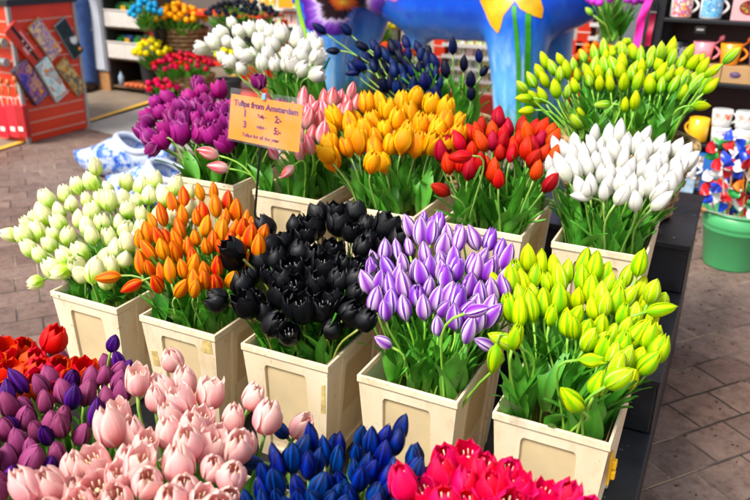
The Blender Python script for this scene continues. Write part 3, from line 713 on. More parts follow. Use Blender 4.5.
box_obj('back_panel', ((XL+XR)/2, 1.755, (.0-GZ)/2-.005), (XR-XL-.05, .012, .62), SM, stand, 0)

# ------------------------------------------------------------------ wicker baskets
def wicker_mat(name, a, b_):
    m, t, b, o = new_mat(name)
    tc = nd(t, 'ShaderNodeTexCoord'); n = nd(t, 'ShaderNodeTexNoise', Scale=45, Detail=4); t.links.new(tc.outputs['Object'], n.inputs['Vector'])
    t.links.new(ramp(t, n.outputs[0], [(.3, a), (.7, b_)]).outputs[0], b.inputs['Base Color']); b.inputs['Roughness'].default_value = .65
    return m
WICK = wicker_mat('wicker', '#6E5232', '#B89866')
def basket(label, c, r0, r1, h, group='wicker baskets of flowers', rows=9, rim=1.0):
    t = thing('wicker_basket', label, 'basket', c, 0, group)
    mb = MB(); ns = 20
    mb.lathe([(0, .004), (r0*.9, .004), (r1*.93, h)], n=24)
    for j in range(rows):
        f = (j+.5)/rows; r = r0+(r1-r0)*f; z = h*f; pts = []
        for k in range(ns*4+1):
            a = 2*PI*k/(ns*4); rr = r+.006*math.cos(a*ns/2+j*PI)
            pts.append((rr*math.cos(a), rr*math.sin(a), z))
        mb.tube(pts, h/rows*.48, 5, caps=False)
    for k in range(ns):
        a = 2*PI*k/ns; mb.tube([((r0+.001)*math.cos(a), (r0+.001)*math.sin(a), 0), ((r1+.001)*math.cos(a), (r1+.001)*math.sin(a), h)], .004, 5)
    mb.build('weave', WICK, t, smooth=True)
    mb = MB()
    for s in range(3):
        pts = []
        for k in range(73):
            a = 2*PI*k/72; q = a*9+s*2*PI/3
            pts.append(((r1+.009*rim*math.cos(q))*math.cos(a), (r1+.009*rim*math.cos(q))*math.sin(a), h+.009*rim*math.sin(q)))
        mb.tube(pts, .0075*rim, 6, caps=False)
    mb.build('rim', WICK, t, smooth=True)
    return t
basket('wicker basket under the large white tulips on the upper tier', (.02, 1.42, .0235), .12, .165, .25)
basket('wicker basket under the midnight blue tulips on the upper tier', (.63, 1.43, .0235), .12, .165, .25)
basket('wicker basket of green tulip buds at the end of the upper tier', (1.30, 1.42, .0235), .17, .225, .255, rim=1.3)

# ------------------------------------------------------------------ price card on its stake
card_o = at(228.5, 138, 1, .52); card_x = at(299, 152.5, 1, .47)-card_o; card_up = at(231.5, 93.5, 1, .545)-card_o
cw_, ch_ = card_x.length, card_up.length; ex = card_x.normalized(); ez = (card_up-ex*card_up.dot(ex)).normalized(); ey = ex.cross(ez)   # ey points away from the front
fr = Matrix((( ex.x, ez.x, ey.x), (ex.y, ez.y, ey.y), (ex.z, ez.z, ey.z)))
card = thing('price_card', 'orange price card in a clear sleeve on a thin black stake among the tulips', 'sign')
base = at(255, 212, 1, .52); card.location = base
M4 = Matrix.Translation(card_o-base) @ fr.to_4x4()        # x along the card, y up it, z towards the viewer
CARD = plain('orange_card', '#EE7E06', .35, .03, 4)
def card_part(name, x0, y0, x1, y1, z0, z1, m):
    o = MB().box(((x0+x1)/2, (y0+y1)/2, (z0+z1)/2), (x1-x0, y1-y0, z1-z0)).build(name, m, card); o.matrix_local = M4; return o
card_part('card', 0, 0, cw_, ch_, 0, .0015, CARD)
m, t, b, o_ = new_mat('clear_sleeve'); b.inputs['Base Color'].default_value = (.93, .92, .97, 1); b.inputs['Roughness'].default_value = .12
tr = nd(t, 'ShaderNodeBsdfTransparent'); mx = nd(t, 'ShaderNodeMixShader'); tcs = nd(t, 'ShaderNodeTexCoord'); nn = nd(t, 'ShaderNodeTexNoise', Scale=9, Detail=3)
t.links.new(tcs.outputs['Object'], nn.inputs[0]); f = ramp(t, nn.outputs[0], [(.4, (.02,)*3+(1,)), (.8, (.16,)*3+(1,))])
bp = nd(t, 'ShaderNodeBump', Strength=.5, Distance=.01); t.links.new(nn.outputs[0], bp.inputs['Height']); t.links.new(bp.outputs[0], b.inputs['Normal'])
t.links.new(f.outputs[0], mx.inputs[0]); t.links.new(tr.outputs[0], mx.inputs[1]); t.links.new(b.outputs[0], mx.inputs[2]); t.links.new(mx.outputs[0], o_.inputs[0])
SLEEVE = m
mb = MB(); mb.grid(lambda a, v: (-.004+a*(cw_+.016), -.006+v*(ch_+.024), .0035+.0015*math.sin(a*5+v*4)), 14, 8)
o = mb.build('plastic_sleeve', SLEEVE, card, smooth=True); o.matrix_local = M4
INK = plain('purple_ink', '#5A2A50', .6, .05)
def text_mesh(s, size, m, sx=1.0, bold=.0):
    cu = bpy.data.curves.new('t', 'FONT'); cu.body = s; cu.size = size; cu.offset = bold; cu.extrude = .0004; cu.resolution_u = 3
    ob = bpy.data.objects.new('t', cu); C.objects.link(ob); bpy.context.view_layer.update()
    me = bpy.data.meshes.new_from_object(ob.evaluated_get(bpy.context.evaluated_depsgraph_get()))
    bpy.data.objects.remove(ob); me.transform(Matrix.Diagonal((sx, 1, 1, 1))); me.materials.clear(); me.materials.append(m)
    return me
def fit_text(s, x0, x1, y, h, bold=.0004):
    me = text_mesh(s, h/.70, INK, 1, bold); xs = [v.co.x for v in me.vertices]; w_ = max(xs)-min(xs); k = (x1-x0)/w_; mn = min(xs)
    for v in me.vertices: v.co.x = x0+(v.co.x-mn)*k; v.co.y += y; v.co.z += .0022
    o = link_mesh('lettering', me, card); o.matrix_local = M4
fit_text('Tulips from Amsterdam', cw_*.05, cw_*.95, ch_*.765, ch_*.125, .0010)
fit_text('1', cw_*.21, cw_*.235, ch_*.555, ch_*.145, .0014); fit_text('Tulip -', cw_*.40, cw_*.53, ch_*.575, ch_*.075)
fit_text('2:-', cw_*.645, cw_*.74, ch_*.535, ch_*.145, .0011)
fit_text('3', cw_*.205, cw_*.255, ch_*.31, ch_*.145, .0014); fit_text('tulips -', cw_*.40, cw_*.54, ch_*.345, ch_*.075)
fit_text('5:-', cw_*.645, cw_*.74, ch_*.285, ch_*.145, .0011)
fit_text('Tulips for all the year', cw_*.20, cw_*.73, ch_*.115, ch_*.08)
BLK = plain('black_metal', '#121214', .4, .1)
tp = at(264, 100, 1, .535)
MB().tube([Vector((0,0,-.14)), Vector((0,0,0)), (tp-base)*.5, tp-base-ey*.006], .0038, 8).build('stake', BLK, card, smooth=True)
mb = MB().box((cw_*.48, ch_+.006, .004), (.014, .02, .008)); o = mb.build('clip', plain('grey_clip', '#7FA0B8', .4), card, bevel=.002); o.matrix_local = M4

# ================================================================== GROUND
def pave_mat():
    m, t, b, o = new_mat('brick_paving')
    tc = nd(t, 'ShaderNodeTexCoord'); mp = nd(t, 'ShaderNodeMapping'); mp.inputs['Rotation'].default_value = (0, 0, math.radians(-51)); mp.inputs['Location'].default_value = (.04, .085, 0)
    t.links.new(tc.outputs['Object'], mp.inputs[0])
    nw = nd(t, 'ShaderNodeTexNoise', Scale=3, Detail=3); t.links.new(mp.outputs[0], nw.inputs[0])
    wv = nd(t, 'ShaderNodeVectorMath', operation='MULTIPLY_ADD'); wv.inputs[1].default_value = (.02, .02, 0); t.links.new(nw.outputs[1], wv.inputs[0]); t.links.new(mp.outputs[0], wv.inputs[2])
    br = nd(t, 'ShaderNodeTexBrick', offset=.5, squash=1.0); br.inputs['Scale'].default_value = 1; br.inputs['Brick Width'].default_value = .205; br.inputs['Row Height'].default_value = .165
    br.inputs['Mortar Size'].default_value = .0055; br.inputs['Mortar Smooth'].default_value = .5; br.inputs['Bias'].default_value = -.1
    br.inputs['Color1'].default_value = lin('#765E56'); br.inputs['Color2'].default_value = lin('#987F74'); br.inputs['Mortar'].default_value = lin('#3E342C')
    t.links.new(wv.outputs[0], br.inputs[0])
    n1 = nd(t, 'ShaderNodeTexNoise', Scale=9, Detail=10, Roughness=.72); t.links.new(tc.outputs['Object'], n1.inputs[0])
    n2 = nd(t, 'ShaderNodeTexNoise', Scale=1.1, Detail=4); t.links.new(tc.outputs['Object'], n2.inputs[0])
    n3 = nd(t, 'ShaderNodeTexNoise', Scale=70, Detail=4, Roughness=.7); t.links.new(tc.outputs['Object'], n3.inputs[0])
    col = mixc(t, 1, br.outputs[0], ramp(t, n1.outputs[0], [(.25, '#BFB6B2'), (.5, '#EDE6E0'), (.75, '#FFFFFF')]).outputs[0], 'MULTIPLY')
    col = mixc(t, ramp(t, n2.outputs[0], [(.35, (0,0,0,1)), (.7, (.5,.5,.5,1))]).outputs[0], col, '#8E8480')
    # pale sand left in some joints, dark spots on the faces
    n4 = nd(t, 'ShaderNodeTexNoise', Scale=2.2, Detail=2); t.links.new(tc.outputs['Object'], n4.inputs[0])
    sand = math_(t, 'MULTIPLY', br.outputs[1], ramp(t, n4.outputs[0], [(.42, (0,0,0,1)), (.6, (1,1,1,1))]).outputs[0])
    col = mixc(t, sand, col, '#B09C84')
    n5 = nd(t, 'ShaderNodeTexNoise', Scale=24, Detail=8, Roughness=.75); t.links.new(tc.outputs['Object'], n5.inputs[0])
    col = mixc(t, 1, col, ramp(t, n5.outputs[0], [(.3, '#A89C96'), (.5, '#E8E0DA'), (.7, '#FFFFFF')]).outputs[0], 'MULTIPLY')
    col = mixc(t, ramp(t, n1.outputs[0], [(.58, (0,0,0,1)), (.70, (.6,.6,.6,1))]).outputs[0], col, '#4E3F39')
    col = mixc(t, ramp(t, n3.outputs[0], [(.68, (0,0,0,1)), (.74, (.5,.5,.5,1))]).outputs[0], col, '#B7A89A')
    t.links.new(col, b.inputs['Base Color']); b.inputs['Roughness'].default_value = .8
    h = math_(t, 'SUBTRACT', math_(t, 'ADD', math_(t, 'MULTIPLY', n1.outputs[0], .5), math_(t, 'MULTIPLY', n5.outputs[0], .5)), br.outputs[1])
    bp = nd(t, 'ShaderNodeBump', Strength=.9, Distance=.01); t.links.new(h, bp.inputs['Height']); t.links.new(bp.outputs[0], b.inputs['Normal'])
    return m
def sheet(name, pts, z, m):
    return tag(MB().add([(x, y, z) for x, y in pts], [tuple(range(len(pts)))]).build(name, m), kind='structure')
sheet('ground', [(-60,-60),(60,-60),(60,60),(-60,60)], GZ, pave_mat())
ya, yb = at(70, 129, 2, GZ), at(152, 103, 2, GZ); yd = (yb-ya).normalized(); yn = Vector((-yd.y, yd.x, 0))
A = ya-yd*6; B = yb+yd*3
slab = plain('pale_slabs', '#9A948C', .7, .1, 5, dirt='#7C756E')
sheet('pale_pavement', [(p.x, p.y) for p in (at(60,120,2,GZ), at(88,129.5,2,GZ), at(153,144,2,GZ), at(300,170,2,GZ), at(300,62,2,GZ), B, yb, ya)], GZ+.004, slab)
sheet('shop_floor', [(p.x, p.y) for p in (A+yn*.06, B+yn*.06, B+yn*6, A+yn*6)], GZ+.008, plain('shop_floor', '#7E6E5C', .7, .15, 3, dirt='#5E5044'))
sheet('yellow_line', [(p.x, p.y) for p in (A, B, B+yn*.07, A+yn*.07)], GZ+.012, plain('yellow_line_paint', '#D8A83C', .6, .1, 20))

# ================================================================== FAR FLOWERS
def small_tulip_mesh(seed, m, R=.028, H=.055, L=.2):
    rg = random.Random(seed); mb = MB()
    mb.tube([(0,0,-L), (rg.uniform(-.02,.02), rg.uniform(-.02,.02), -L*.5), (0,0,0)], .0035, 5, mi=1)
    pr = PROF['bud' if seed % 2 else 'cup']
    for k in range(3):
        a0 = k*2*PI/3+rg.uniform(-.1, .1)
        mb.grid(lambda a, v: ((lambda r, an: (r*math.cos(an), r*math.sin(an), H*v))(R*interp(pr, v)*(1+.05*abs(a-.5)), a0+(a-.5)*2.5)), 5, 6, 0)
    for k in range(2):
        an = rg.uniform(0, 6); cx_, sy_ = math.cos(an), math.sin(an)
        mb.grid(lambda a, v: ((lambda q, bb: (q*-sy_+bb*cx_, q*cx_+bb*sy_, -L*.9+L*.85*v))((a-.5)*.05*math.sin(PI*min(1, v+.12)), .02+.05*v*v)), 2, 5, 2)
    return mb
def far_bunch(name, label, group, mat_, c, r, h, n, size=1.0, L=.2, seed=1, squash=1.0, lean=.8):
    rg = random.Random(seed); ms = []
    for s in range(3): ms.append(small_tulip_mesh(seed*3+s, mat_, .028*size, .055*size, L).mesh('small_tulip', [mat_, STEM, LEAF]))
    pts = []; k = 0
    while len(pts) < n and k < 8000:
        k += 1; x, y = rg.uniform(-r, r), rg.uniform(-r, r)
        if x*x+y*y > r*r: continue
        if any((x-a)**2+(y-b)**2 < (.043*size)**2*(1 if k < 4000 else .4) for a, b in pts): continue
        pts.append((x, y))
    for i, (x, y) in enumerate(pts):
        d = math.hypot(x, y)/r
        o = link_mesh(name, ms[i % 3]); o.location = (c[0]+x, c[1]+y*squash, c[2]+h*(1-d*d)+rg.uniform(-.015, .015))
        ax = Vector((x/r*lean+rg.gauss(0,.1), y/r*lean*squash+rg.gauss(0,.1), 1)).normalized()
        o.rotation_mode = 'QUATERNION'; o.rotation_quaternion = ax.to_track_quat('Z', 'Y') @ Matrix.Rotation(rg.uniform(0,6), 3, 'Z').to_quaternion()
        tag(o, label, 'tulip', group)
pm = lambda n_, c1, c2: petal_mat(n_, c1, c2, c2, streak=.12, trans=.2)
M_AMB = pm('far_amber', '#F08C10', '#F8AE14'); M_YEL = pm('far_yellow', '#D8C814', '#F2E41C'); M_RED = pm('far_red', '#B0182C', '#D02440'); M_PNK = pm('far_pink', '#D83060', '#EC5478')
M_BLU = pm('far_blue', '#2C80B8', '#58B0DC'); M_BLK = pm('far_black', '#10141C', '#1C2230'); M_ORG = pm('far_orange', '#E85C24', '#F47C3C'); M_MAG = pm('far_magenta', '#C040C4', '#D468DC')
M_LIM = pm('far_lime', '#98C824', '#C4E03C')
# flower stand behind (red frame, two shelves of baskets)
REDP = plain('red_paint', '#D4300C', .45, .08, 6); WOODL = plain('pale_wood', '#B98F5C', .6, .12, 10)
fs_ = thing('flower_stand', 'red metal flower stand holding wicker baskets near the shop entrance', 'flower stand', (-3.9, 5.45, GZ))
for x in (-.42, 1.1): 
    for y in (-.18, .2): box_obj('post', (x, y, .5 if x < 0 else .41), (.06, .06, 1.0 if x < 0 else .82), REDP, fs_, .004)
pp = at(157, 60, 1, 5.06); box_obj('post', (pp.x+3.9, pp.y-5.45, .5), (.09, .06, 1.0), REDP, fs_, .004)
for z in (.04, .36, .86): box_obj('shelf', (.34, .01, z), (1.46, .42, .03), REDP, fs_, .004)
pB = at(182, 50, 1, 5.3)
basket('tall wicker basket of amber yellow tulips on the flower stand', (-3.90, 5.36, GZ+.376), .17, .25, .32, rows=7)
basket('low wicker basket of red tulips on the flower stand', (-3.62, 5.12, GZ+.056), .16, .22, .20, rows=6)
far_bunch('amber_tulip', 'amber yellow tulip in the tall wicker basket on the flower stand', 'amber tulips on the flower stand', M_AMB, (-3.93, 5.28, .13), .31, .12, 52, 1.25, seed=2)
far_bunch('red_tulip', 'small red tulip in the low wicker basket on the flower stand', 'red tulips on the flower stand', M_RED, (-3.70, 5.06, -.32), .30, .11, 62, 1.05, seed=3)
far_bunch('yellow_tulip', 'small bright yellow tulip hanging between the two baskets', 'yellow tulips on the flower stand', M_YEL, (-4.02, 4.98, -.20), .17, .12, 24, 1.2, seed=4)
far_bunch('pink_tulip', 'small pink tulip standing below the red tulip basket', 'small pink tulips by the stand', M_PNK, (-3.82, 4.88, -.63+.10), .17, .08, 20, 1.2, L=.18, seed=5)
far_bunch('sky_blue_tulip', 'small sky blue flower beside the amber tulips', 'sky blue flowers on the stand', M_BLU, tuple(at(147, 16, 1, 4.92)), .15, .12, 24, 1.1, seed=6)
far_bunch('yellow_tulip', 'yellow tulip glimpsed behind the large white tulips', 'yellow tulips behind the white ones', M_YEL, (-3.0, 4.9, -.16), .12, .05, 8, 1.2, seed=7)
far_bunch('dark_tulip', 'small blackish tulip in the black pot behind the large white tulips', 'dark tulips on the flower stand', M_BLK, (-3.12, 5.35, .22), .36, .10, 62, 1.0, seed=8)
def pot(name, label, cat, c, r0, r1, h, m, rim=.012):
    t = thing(name, label, cat, c)
    MB().lathe([(0,.004), (r0, 0), (r1, h), (r1-.008, h), (r0-.006, .01), (0, .012)], n=28).build('body', m, t, smooth=False)
    pts = [((r1+.002)*math.cos(2*PI*k/36), (r1+.002)*math.sin(2*PI*k/36), h) for k in range(37)]
    MB().tube(pts, rim, 6, caps=False).build('rim', m, t, smooth=True)
    return t
DARKP = plain('dark_plastic', '#1E1E20', .5, .1)
pot('flower_pot', 'wide black flower pot holding the dark tulips', 'pot', (-3.12, 5.42, GZ+.376), .2, .28, .42, DARKP)
pot('flower_pot', 'black flower pot under the small pink tulips by the stand', 'pot', (-3.85, 4.86, GZ+.004), .10, .13, .08, DARKP)
pot('flower_pot', 'small black pot of sky blue flowers on a bracket of the stand', 'pot', tuple(at(147, 16, 1, 4.96)-Vector((-.06, -.12, .25))), .05, .08, .12, DARKP)
box_obj('bracket', (pp.x+3.9-.02, -.42, at(147,16,1,4.96).z-.26-GZ), (.16, .14, .015), REDP, fs_, .002)
pot('flower_pot', 'tall black pot of yellow tulips hanging between baskets', 'pot', (-4.12, 5.06, GZ+.004), .1, .13, .35, DARKP)
pot('flower_pot', 'tall black pot behind the large white tulips', 'pot', (-3.0, 4.9, GZ+.004), .1, .13, .28, DARKP)

# ================================================================== RED RACK WITH GIFT PACKS
RK = plain('rack_red', '#E43A12', .45, .06, 5); GRV = plain('rack_groove', '#D8A08C', .6, .1, 8); GREYM = plain('grey_metal', '#A8A29E', .4, .08, 8, metal=.2)
RX, RY0, RY1, RTOP = -3.56, 2.90, 3.55, .44
rack = thing('display_rack', 'red slatted display rack with gift packs, black top strip and grey corner posts', 'rack', (RX, RY0, GZ))
rh = RTOP-GZ
box_obj('side_panel', (-.012, (RY1-RY0)/2, rh/2), (.022, RY1-RY0-.03, rh-.01), RK, rack, 0)
box_obj('front_panel', (-.62, .012, rh/2), (1.2, .022, rh-.01), RK, rack, 0)
box_obj('back_panel', (-.62, RY1-RY0-.012, rh/2), (1.2, .022, rh-.01), RK, rack, 0)
g = MB(); g2 = MB()
for k in range(10):
    z = .06+.1*k
    g.box((.0006, (RY1-RY0)/2, z), (.004, RY1-RY0-.06, .011)); g2.box((-.62, -.0006, z), (1.16, .004, .011))
g.build('grooves', GRV, rack); g2.build('grooves', GRV, rack)
for (x, y) in ((0, 0), (0, RY1-RY0), (-1.24, 0)): box_obj('corner_post', (x-.004, y, rh/2), (.032, .032, rh), GREYM, rack, .003)
box_obj('top_strip', (-.62, (RY1-RY0)/2, rh+.012), (1.30, RY1-RY0+.05, .05), DARKP, rack, .004)

def cover_mat(name, cols, scale, seed=0, tex='VORONOI'):
    m, t, b, o = new_mat(name)
    tc = nd(t, 'ShaderNodeTexCoord'); mp = nd(t, 'ShaderNodeMapping'); mp.inputs['Location'].default_value = (seed*1.7, seed*.6, seed); t.links.new(tc.outputs['Object'], mp.inputs[0])
    if tex == 'VORONOI': n = nd(t, 'ShaderNodeTexVoronoi', Scale=scale); out = n.outputs['Color']
    else: n = nd(t, 'ShaderNodeTexNoise', Scale=scale, Detail=3); out = n.outputs['Color']
    t.links.new(mp.outputs[0], n.inputs['Vector'])
    sp = nd(t, 'ShaderNodeSeparateXYZ'); t.links.new(out, sp.inputs[0])
    k = len(cols); r = ramp(t, sp.outputs[0], [(.3+.4*(i+.5)/k if tex != 'VORONOI' else i/k, c) for i, c in enumerate(cols)])
    if tex == 'VORONOI': r.color_ramp.interpolation = 'CONSTANT'
    t.links.new(r.outputs[0], b.inputs['Base Color']); b.inputs['Roughness'].default_value = .3
    return m
STKO = plain('orange_sticker', '#F59A14', .4, .03)
WHT = plain('white_print', '#EDE8E2', .5, .03)
def pack(name, label, cat, P4, depth, m_side, face_fn, seed, sticker=None):
    Q = [at(x, y, 0, RX+.02+depth) for x, y in P4]; c = sum(Q, Vector())/4
    ax = ((Q[1]-Q[0])+(Q[2]-Q[3])); ax.x = 0; w_ = ((Q[1]-Q[0]).length+(Q[2]-Q[3]).length)/2; ax.normalize()
    h_ = ((Q[3]-Q[0]).length+(Q[2]-Q[1]).length)/2
    up = Vector((1,0,0)).cross(ax); up.normalize()
    t = thing(name, label, cat, (RX+.004, c.y, c.z), 0, 'gift packs on the red rack')
    M = Matrix(((0, 0, 1), (ax.y, up.y, 0), (ax.z, up.z, 0))).to_4x4()     # local x across, y up, z outwards
    if Matrix(((0,0,1),(ax.y,up.y,0),(ax.z,up.z,0))).determinant() < 0: pass
    o = MB().box((0, 0, depth/2), (w_, h_, depth)).build('box', m_side, t, bevel=.004); o.matrix_local = M
    o = MB().box((0, 0, depth+.0008), (w_*.93, h_*.95, .0016)).build('cover', face_fn, t); o.matrix_local = M
    if sticker:
        o = MB().lathe([(.0, .002), (.017, .002), (.017, .0)], (sticker[0]*w_, sticker[1]*h_, depth+.0018), 16).build('price_sticker', STKO, t); o.matrix_local = M
    return t, M, w_, h_, depth
dk = plain('pack_dark', '#4A4440', .5)
t1, M1, w1, h1, d1 = pack('notebook', 'red notebook with black stripe and white crosses on the rack', 'notebook', [(5,33),(17,21),(45,54),(37,66)], .03, plain('pack_red', '#D63A24', .4), plain('pack_red', '#D63A24', .4), 1)
def deco(t, M, parts):
    for nm, mb_, m_ in parts:
        o = mb_.build(nm, m_, t); o.matrix_local = M
mb = MB().box((0, 0, d1+.0024), (w1*.20, h1*.95, .0014)); xx = MB()
for k in (-1, 0, 1):
    for s in (-1, 1): xx.box((0, k*h1*.13-h1*.05, d1+.0036), (w1*.16, w1*.045, .001), Matrix.Rotation(s*PI/4, 3, 'Z'))
bars = MB().box((w1*.22, h1*.02, d1+.0024), (w1*.09, h1*.5, .001)).box((-w1*.24, -h1*.12, d1+.0024), (w1*.18, h1*.20, .001))
deco(t1, M1, [('stripe', mb, BLK), ('crosses', xx, WHT), ('print', bars, plain('pink_print', '#F2B0A8', .5))])
pack('postcard_pack', 'mauve and yellow picture pack, second in the upper row of the rack', 'picture pack', [(29,29),(41,17),(64,50),(54,62)], .03, plain('pack_ochre', '#B98A5C', .5), cover_mat('cover_b', ['#B08AC0','#E8C070','#7A70B8','#D8A080','#F0DCA0','#9068A8'], 12, 2, 'NOISE'), 2, (.25, -.28))
pack('postcard_pack', 'black framed picture pack with a white flower, last in the upper row', 'picture pack', [(55,28),(65,18),(87,50),(77,59)], .025, plain('pack_grey', '#8C969A', .5), cover_mat('cover_c', ['#101614','#141C18','#18241E','#202820','#141C18','#E8ECE8'], 9, 5.3, 'NOISE'), 3, (.28, -.36))
pack('postcard_pack', 'purple picture pack with a thick dark side, first in the lower row', 'picture pack', [(13,73),(27,62),(52,92),(41,105)], .05, plain('pack_violet_side', '#3A3040', .5), cover_mat('cover_d', ['#4038A0','#6A50B8','#C06A78','#3A3488','#E0A060','#5A48B0'], 9, 3, 'NOISE'), 4, (.2, -.3))
pack('postcard_pack', 'pale aqua picture pack in the middle of the lower row', 'picture pack', [(36,68),(47,59),(72,90),(60,102)], .035, plain('pack_aqua', '#BFE0E2', .5), cover_mat('cover_e', ['#A8D8DC','#D8F0EC','#E8F0E8','#C87858','#A0D4DC','#E8C8B0'], 13, 4, 'NOISE'), 5, (-.1, .28))
pack('postcard_pack', 'tan vintage picture pack, last in the lower row of the rack', 'picture pack', [(58,67),(66,58),(89,86),(80,98)], .03, plain('pack_tan', '#B8925A', .5), cover_mat('cover_f', ['#C09A58','#D8BC78','#8A6A3C','#4A5868','#D0A860','#A88048'], 11, 6, 'NOISE'), 6, (-.1, .3))
# on the front face
def on_front(px, py): return at(px, py, 1, RY0-.05)
for k, (px, py, lb, col) in enumerate([(4, 62, 'grey metal tin hanging on the rack front, upper one', '#8C9498'), (2, 42, 'green and red keyring tin on the rack front', '#6A8C2C')]):
    p = on_front(px, py); t = thing('gift_tin', lb, 'tin', p-Vector((.05, 0, 0)))
    MB().tube([(-.10, 0, 0), (.07, 0, 0)], .032, 16).build('body', plain('tin%s' % k, col, .3, .1, metal=.5), t, smooth=False)
    MB().tube([(.071, 0, 0), (.082, 0, 0)], .034, 16).build('lid', GREYM, t, smooth=False)
    MB().tube([(0, .045, .04), (0, 0, .034)], .003, 6).build('hook', GREYM, t)
for k, (px, col) in enumerate([(3, '#C81830'), (13, '#D02838'), (21, '#B01C24')]):
    p = on_front(px, 120); t = thing('gift_bag', ['crimson gift bag at the foot of the rack, broadest one', 'red gift bag with pale print, middle one on the rack foot', 'dark red gift bag next to the corner post of the rack'][k], 'bag', (p.x, p.y+.01, p.z-.14))
    mb = MB(); mb.add([(-.055,-.02,0),(.055,-.02,0),(.055,.02,0),(-.055,.02,0),(-.06,-.028,.26),(.06,-.028,.26),(.06,.028,.26),(-.06,.028,.26)], [(3,2,1,0),(0,1,5,4),(1,2,6,5),(2,3,7,6),(3,0,4,7),(4,5,6,7)])
    mb.build('bag', plain('bag%d' % k, col, .4), t, bevel=.003)
    MB().box((.0, -.0262, .07), (.05, .002, .035)).build('print', WHT, t)
    MB().tube([(-.03,-.01,.258),(-.025,-.01,.31),(0,0,.33),(.025,-.01,.31),(.03,-.01,.258)], .003, 6).build('handle', WHT, t)
for k, (px, py) in enumerate([(2, 78), (9, 80), (16, 77)]):
    p = on_front(px, py+10); t = thing('souvenir_doll', ['wooden souvenir spoon on the rack front, outer one', 'wooden souvenir spoon on the rack front, middle one', 'wooden souvenir spoon next to the corner post'][k], 'souvenir', p)
    t.name = 'wooden_spoon'
    MB().tube([(0,0,-.05),(0,0,.04)], [.008,.006], 8).build('handle', WOODL, t, smooth=True)
    MB().lathe([(0,.03),(.018,.045),(.022,.06),(.014,.082),(0,.09)], n=12).build('bowl', plain('spoon_orange', '#C8703C', .5), t, smooth=True)
    MB().tube([(0,.045,.02),(0,0,.02)], .003, 6).build('hook', GREYM, t)
# on top of the rack
tz = RTOP+.037
o = box_obj('paper_stack', (RX-.12, RY0+.12, tz+.03), (.2, .16, .05), plain('white_paper', '#E4E2E0', .5, .05)); tag(o, 'stack of white papers lying on top of the red rack', 'papers')
t = thing('blue_tray', 'shallow blue tray on top of the red rack', 'tray', (RX-.08, RY0+.4, tz)); 
box_obj('base', (0, 0, .008), (.28, .3, .012), plain('tray_blue', '#2C4C9C', .4), t); box_obj('rim', (0, -.15, .02), (.28, .01, .03), plain('tray_blue', '#2C4C9C', .4), t)
t = thing('orange_box', 'orange box on the corner of the red rack top', 'box', (RX-.38, RY0+.1, tz)); box_obj('body', (0,0,.06), (.2,.18,.11), plain('box_orange', '#E85A20', .45), t); box_obj('lid', (0,0,.123), (.206,.186,.014), plain('box_orange_lid', '#F06A2C', .45), t)
t = thing('sweets_bag', 'clear bag of sweets with golden wrapper on top of the rack', 'bag', (RX-.04, RY0+.53, tz)); 
mb = MB(); mb.grid(lambda a, v: (.05*math.cos(2*PI*a)*math.sin(PI*v)**.5, .07*math.sin(2*PI*a)*math.sin(PI*v)**.5, .03-.03*math.cos(PI*v)), 14, 8); mb.build('bag', plain('sweets', '#D8A060', .25, .3, 60), t, smooth=True)
MB().tube([(0,0,.055),(0,0,.08)], [.008,.02], 8).build('tie', STKO, t)

# ================================================================== BLOB BODIES (one continuous surface grown from tapered limbs)
def blob(name, limbs, voxel, m, parent=None, smooth=8, loc=(0,0,0), rz=0):
    """limbs: (p0, r0, p1, r1[, squash_y])"""
    mb = MB()
    for L in limbs:
        p0, r0, p1, r1 = Vector(L[0]), L[1], Vector(L[2]), L[3]; n = max(2, int((p1-p0).length/(min(r0, r1)*.45))+1)
        for i in range(n+1):
            f = i/n; c = p0.lerp(p1, f); r = r0+(r1-r0)*f; sq = L[4] if len(L) > 4 else (1, 1, 1)
            pr = []
            for j in range(9): a = -PI/2+PI*j/8; pr.append((max(r*math.cos(a), 1e-4), r*math.sin(a)))
            k0 = len(mb.v); mb.lathe(pr, (0,0,0), 14)
            for q in range(k0, len(mb.v)): v = mb.v[q]; mb.v[q] = (c.x+v[0]*sq[0], c.y+v[1]*sq[1], c.z+v[2]*sq[2])
    o = mb.build(name+'_src', m)
    rm = o.modifiers.new('r', 'REMESH'); rm.mode = 'VOXEL'; rm.voxel_size = voxel
    sm = o.modifiers.new('s', 'SMOOTH'); sm.iterations = smooth; sm.factor = .5
    bpy.context.view_layer.update(); dg = bpy.context.evaluated_depsgraph_get()
    me = bpy.data.meshes.new_from_object(o.evaluated_get(dg)); bpy.data.objects.remove(o)
    me.materials.clear(); me.materials.append(m)
    me.polygons.foreach_set('use_smooth', [True]*len(me.polygons)); me.name = name
    ob = link_mesh(name, me, parent, loc); ob.rotation_euler = (0, 0, rz)
    return ob

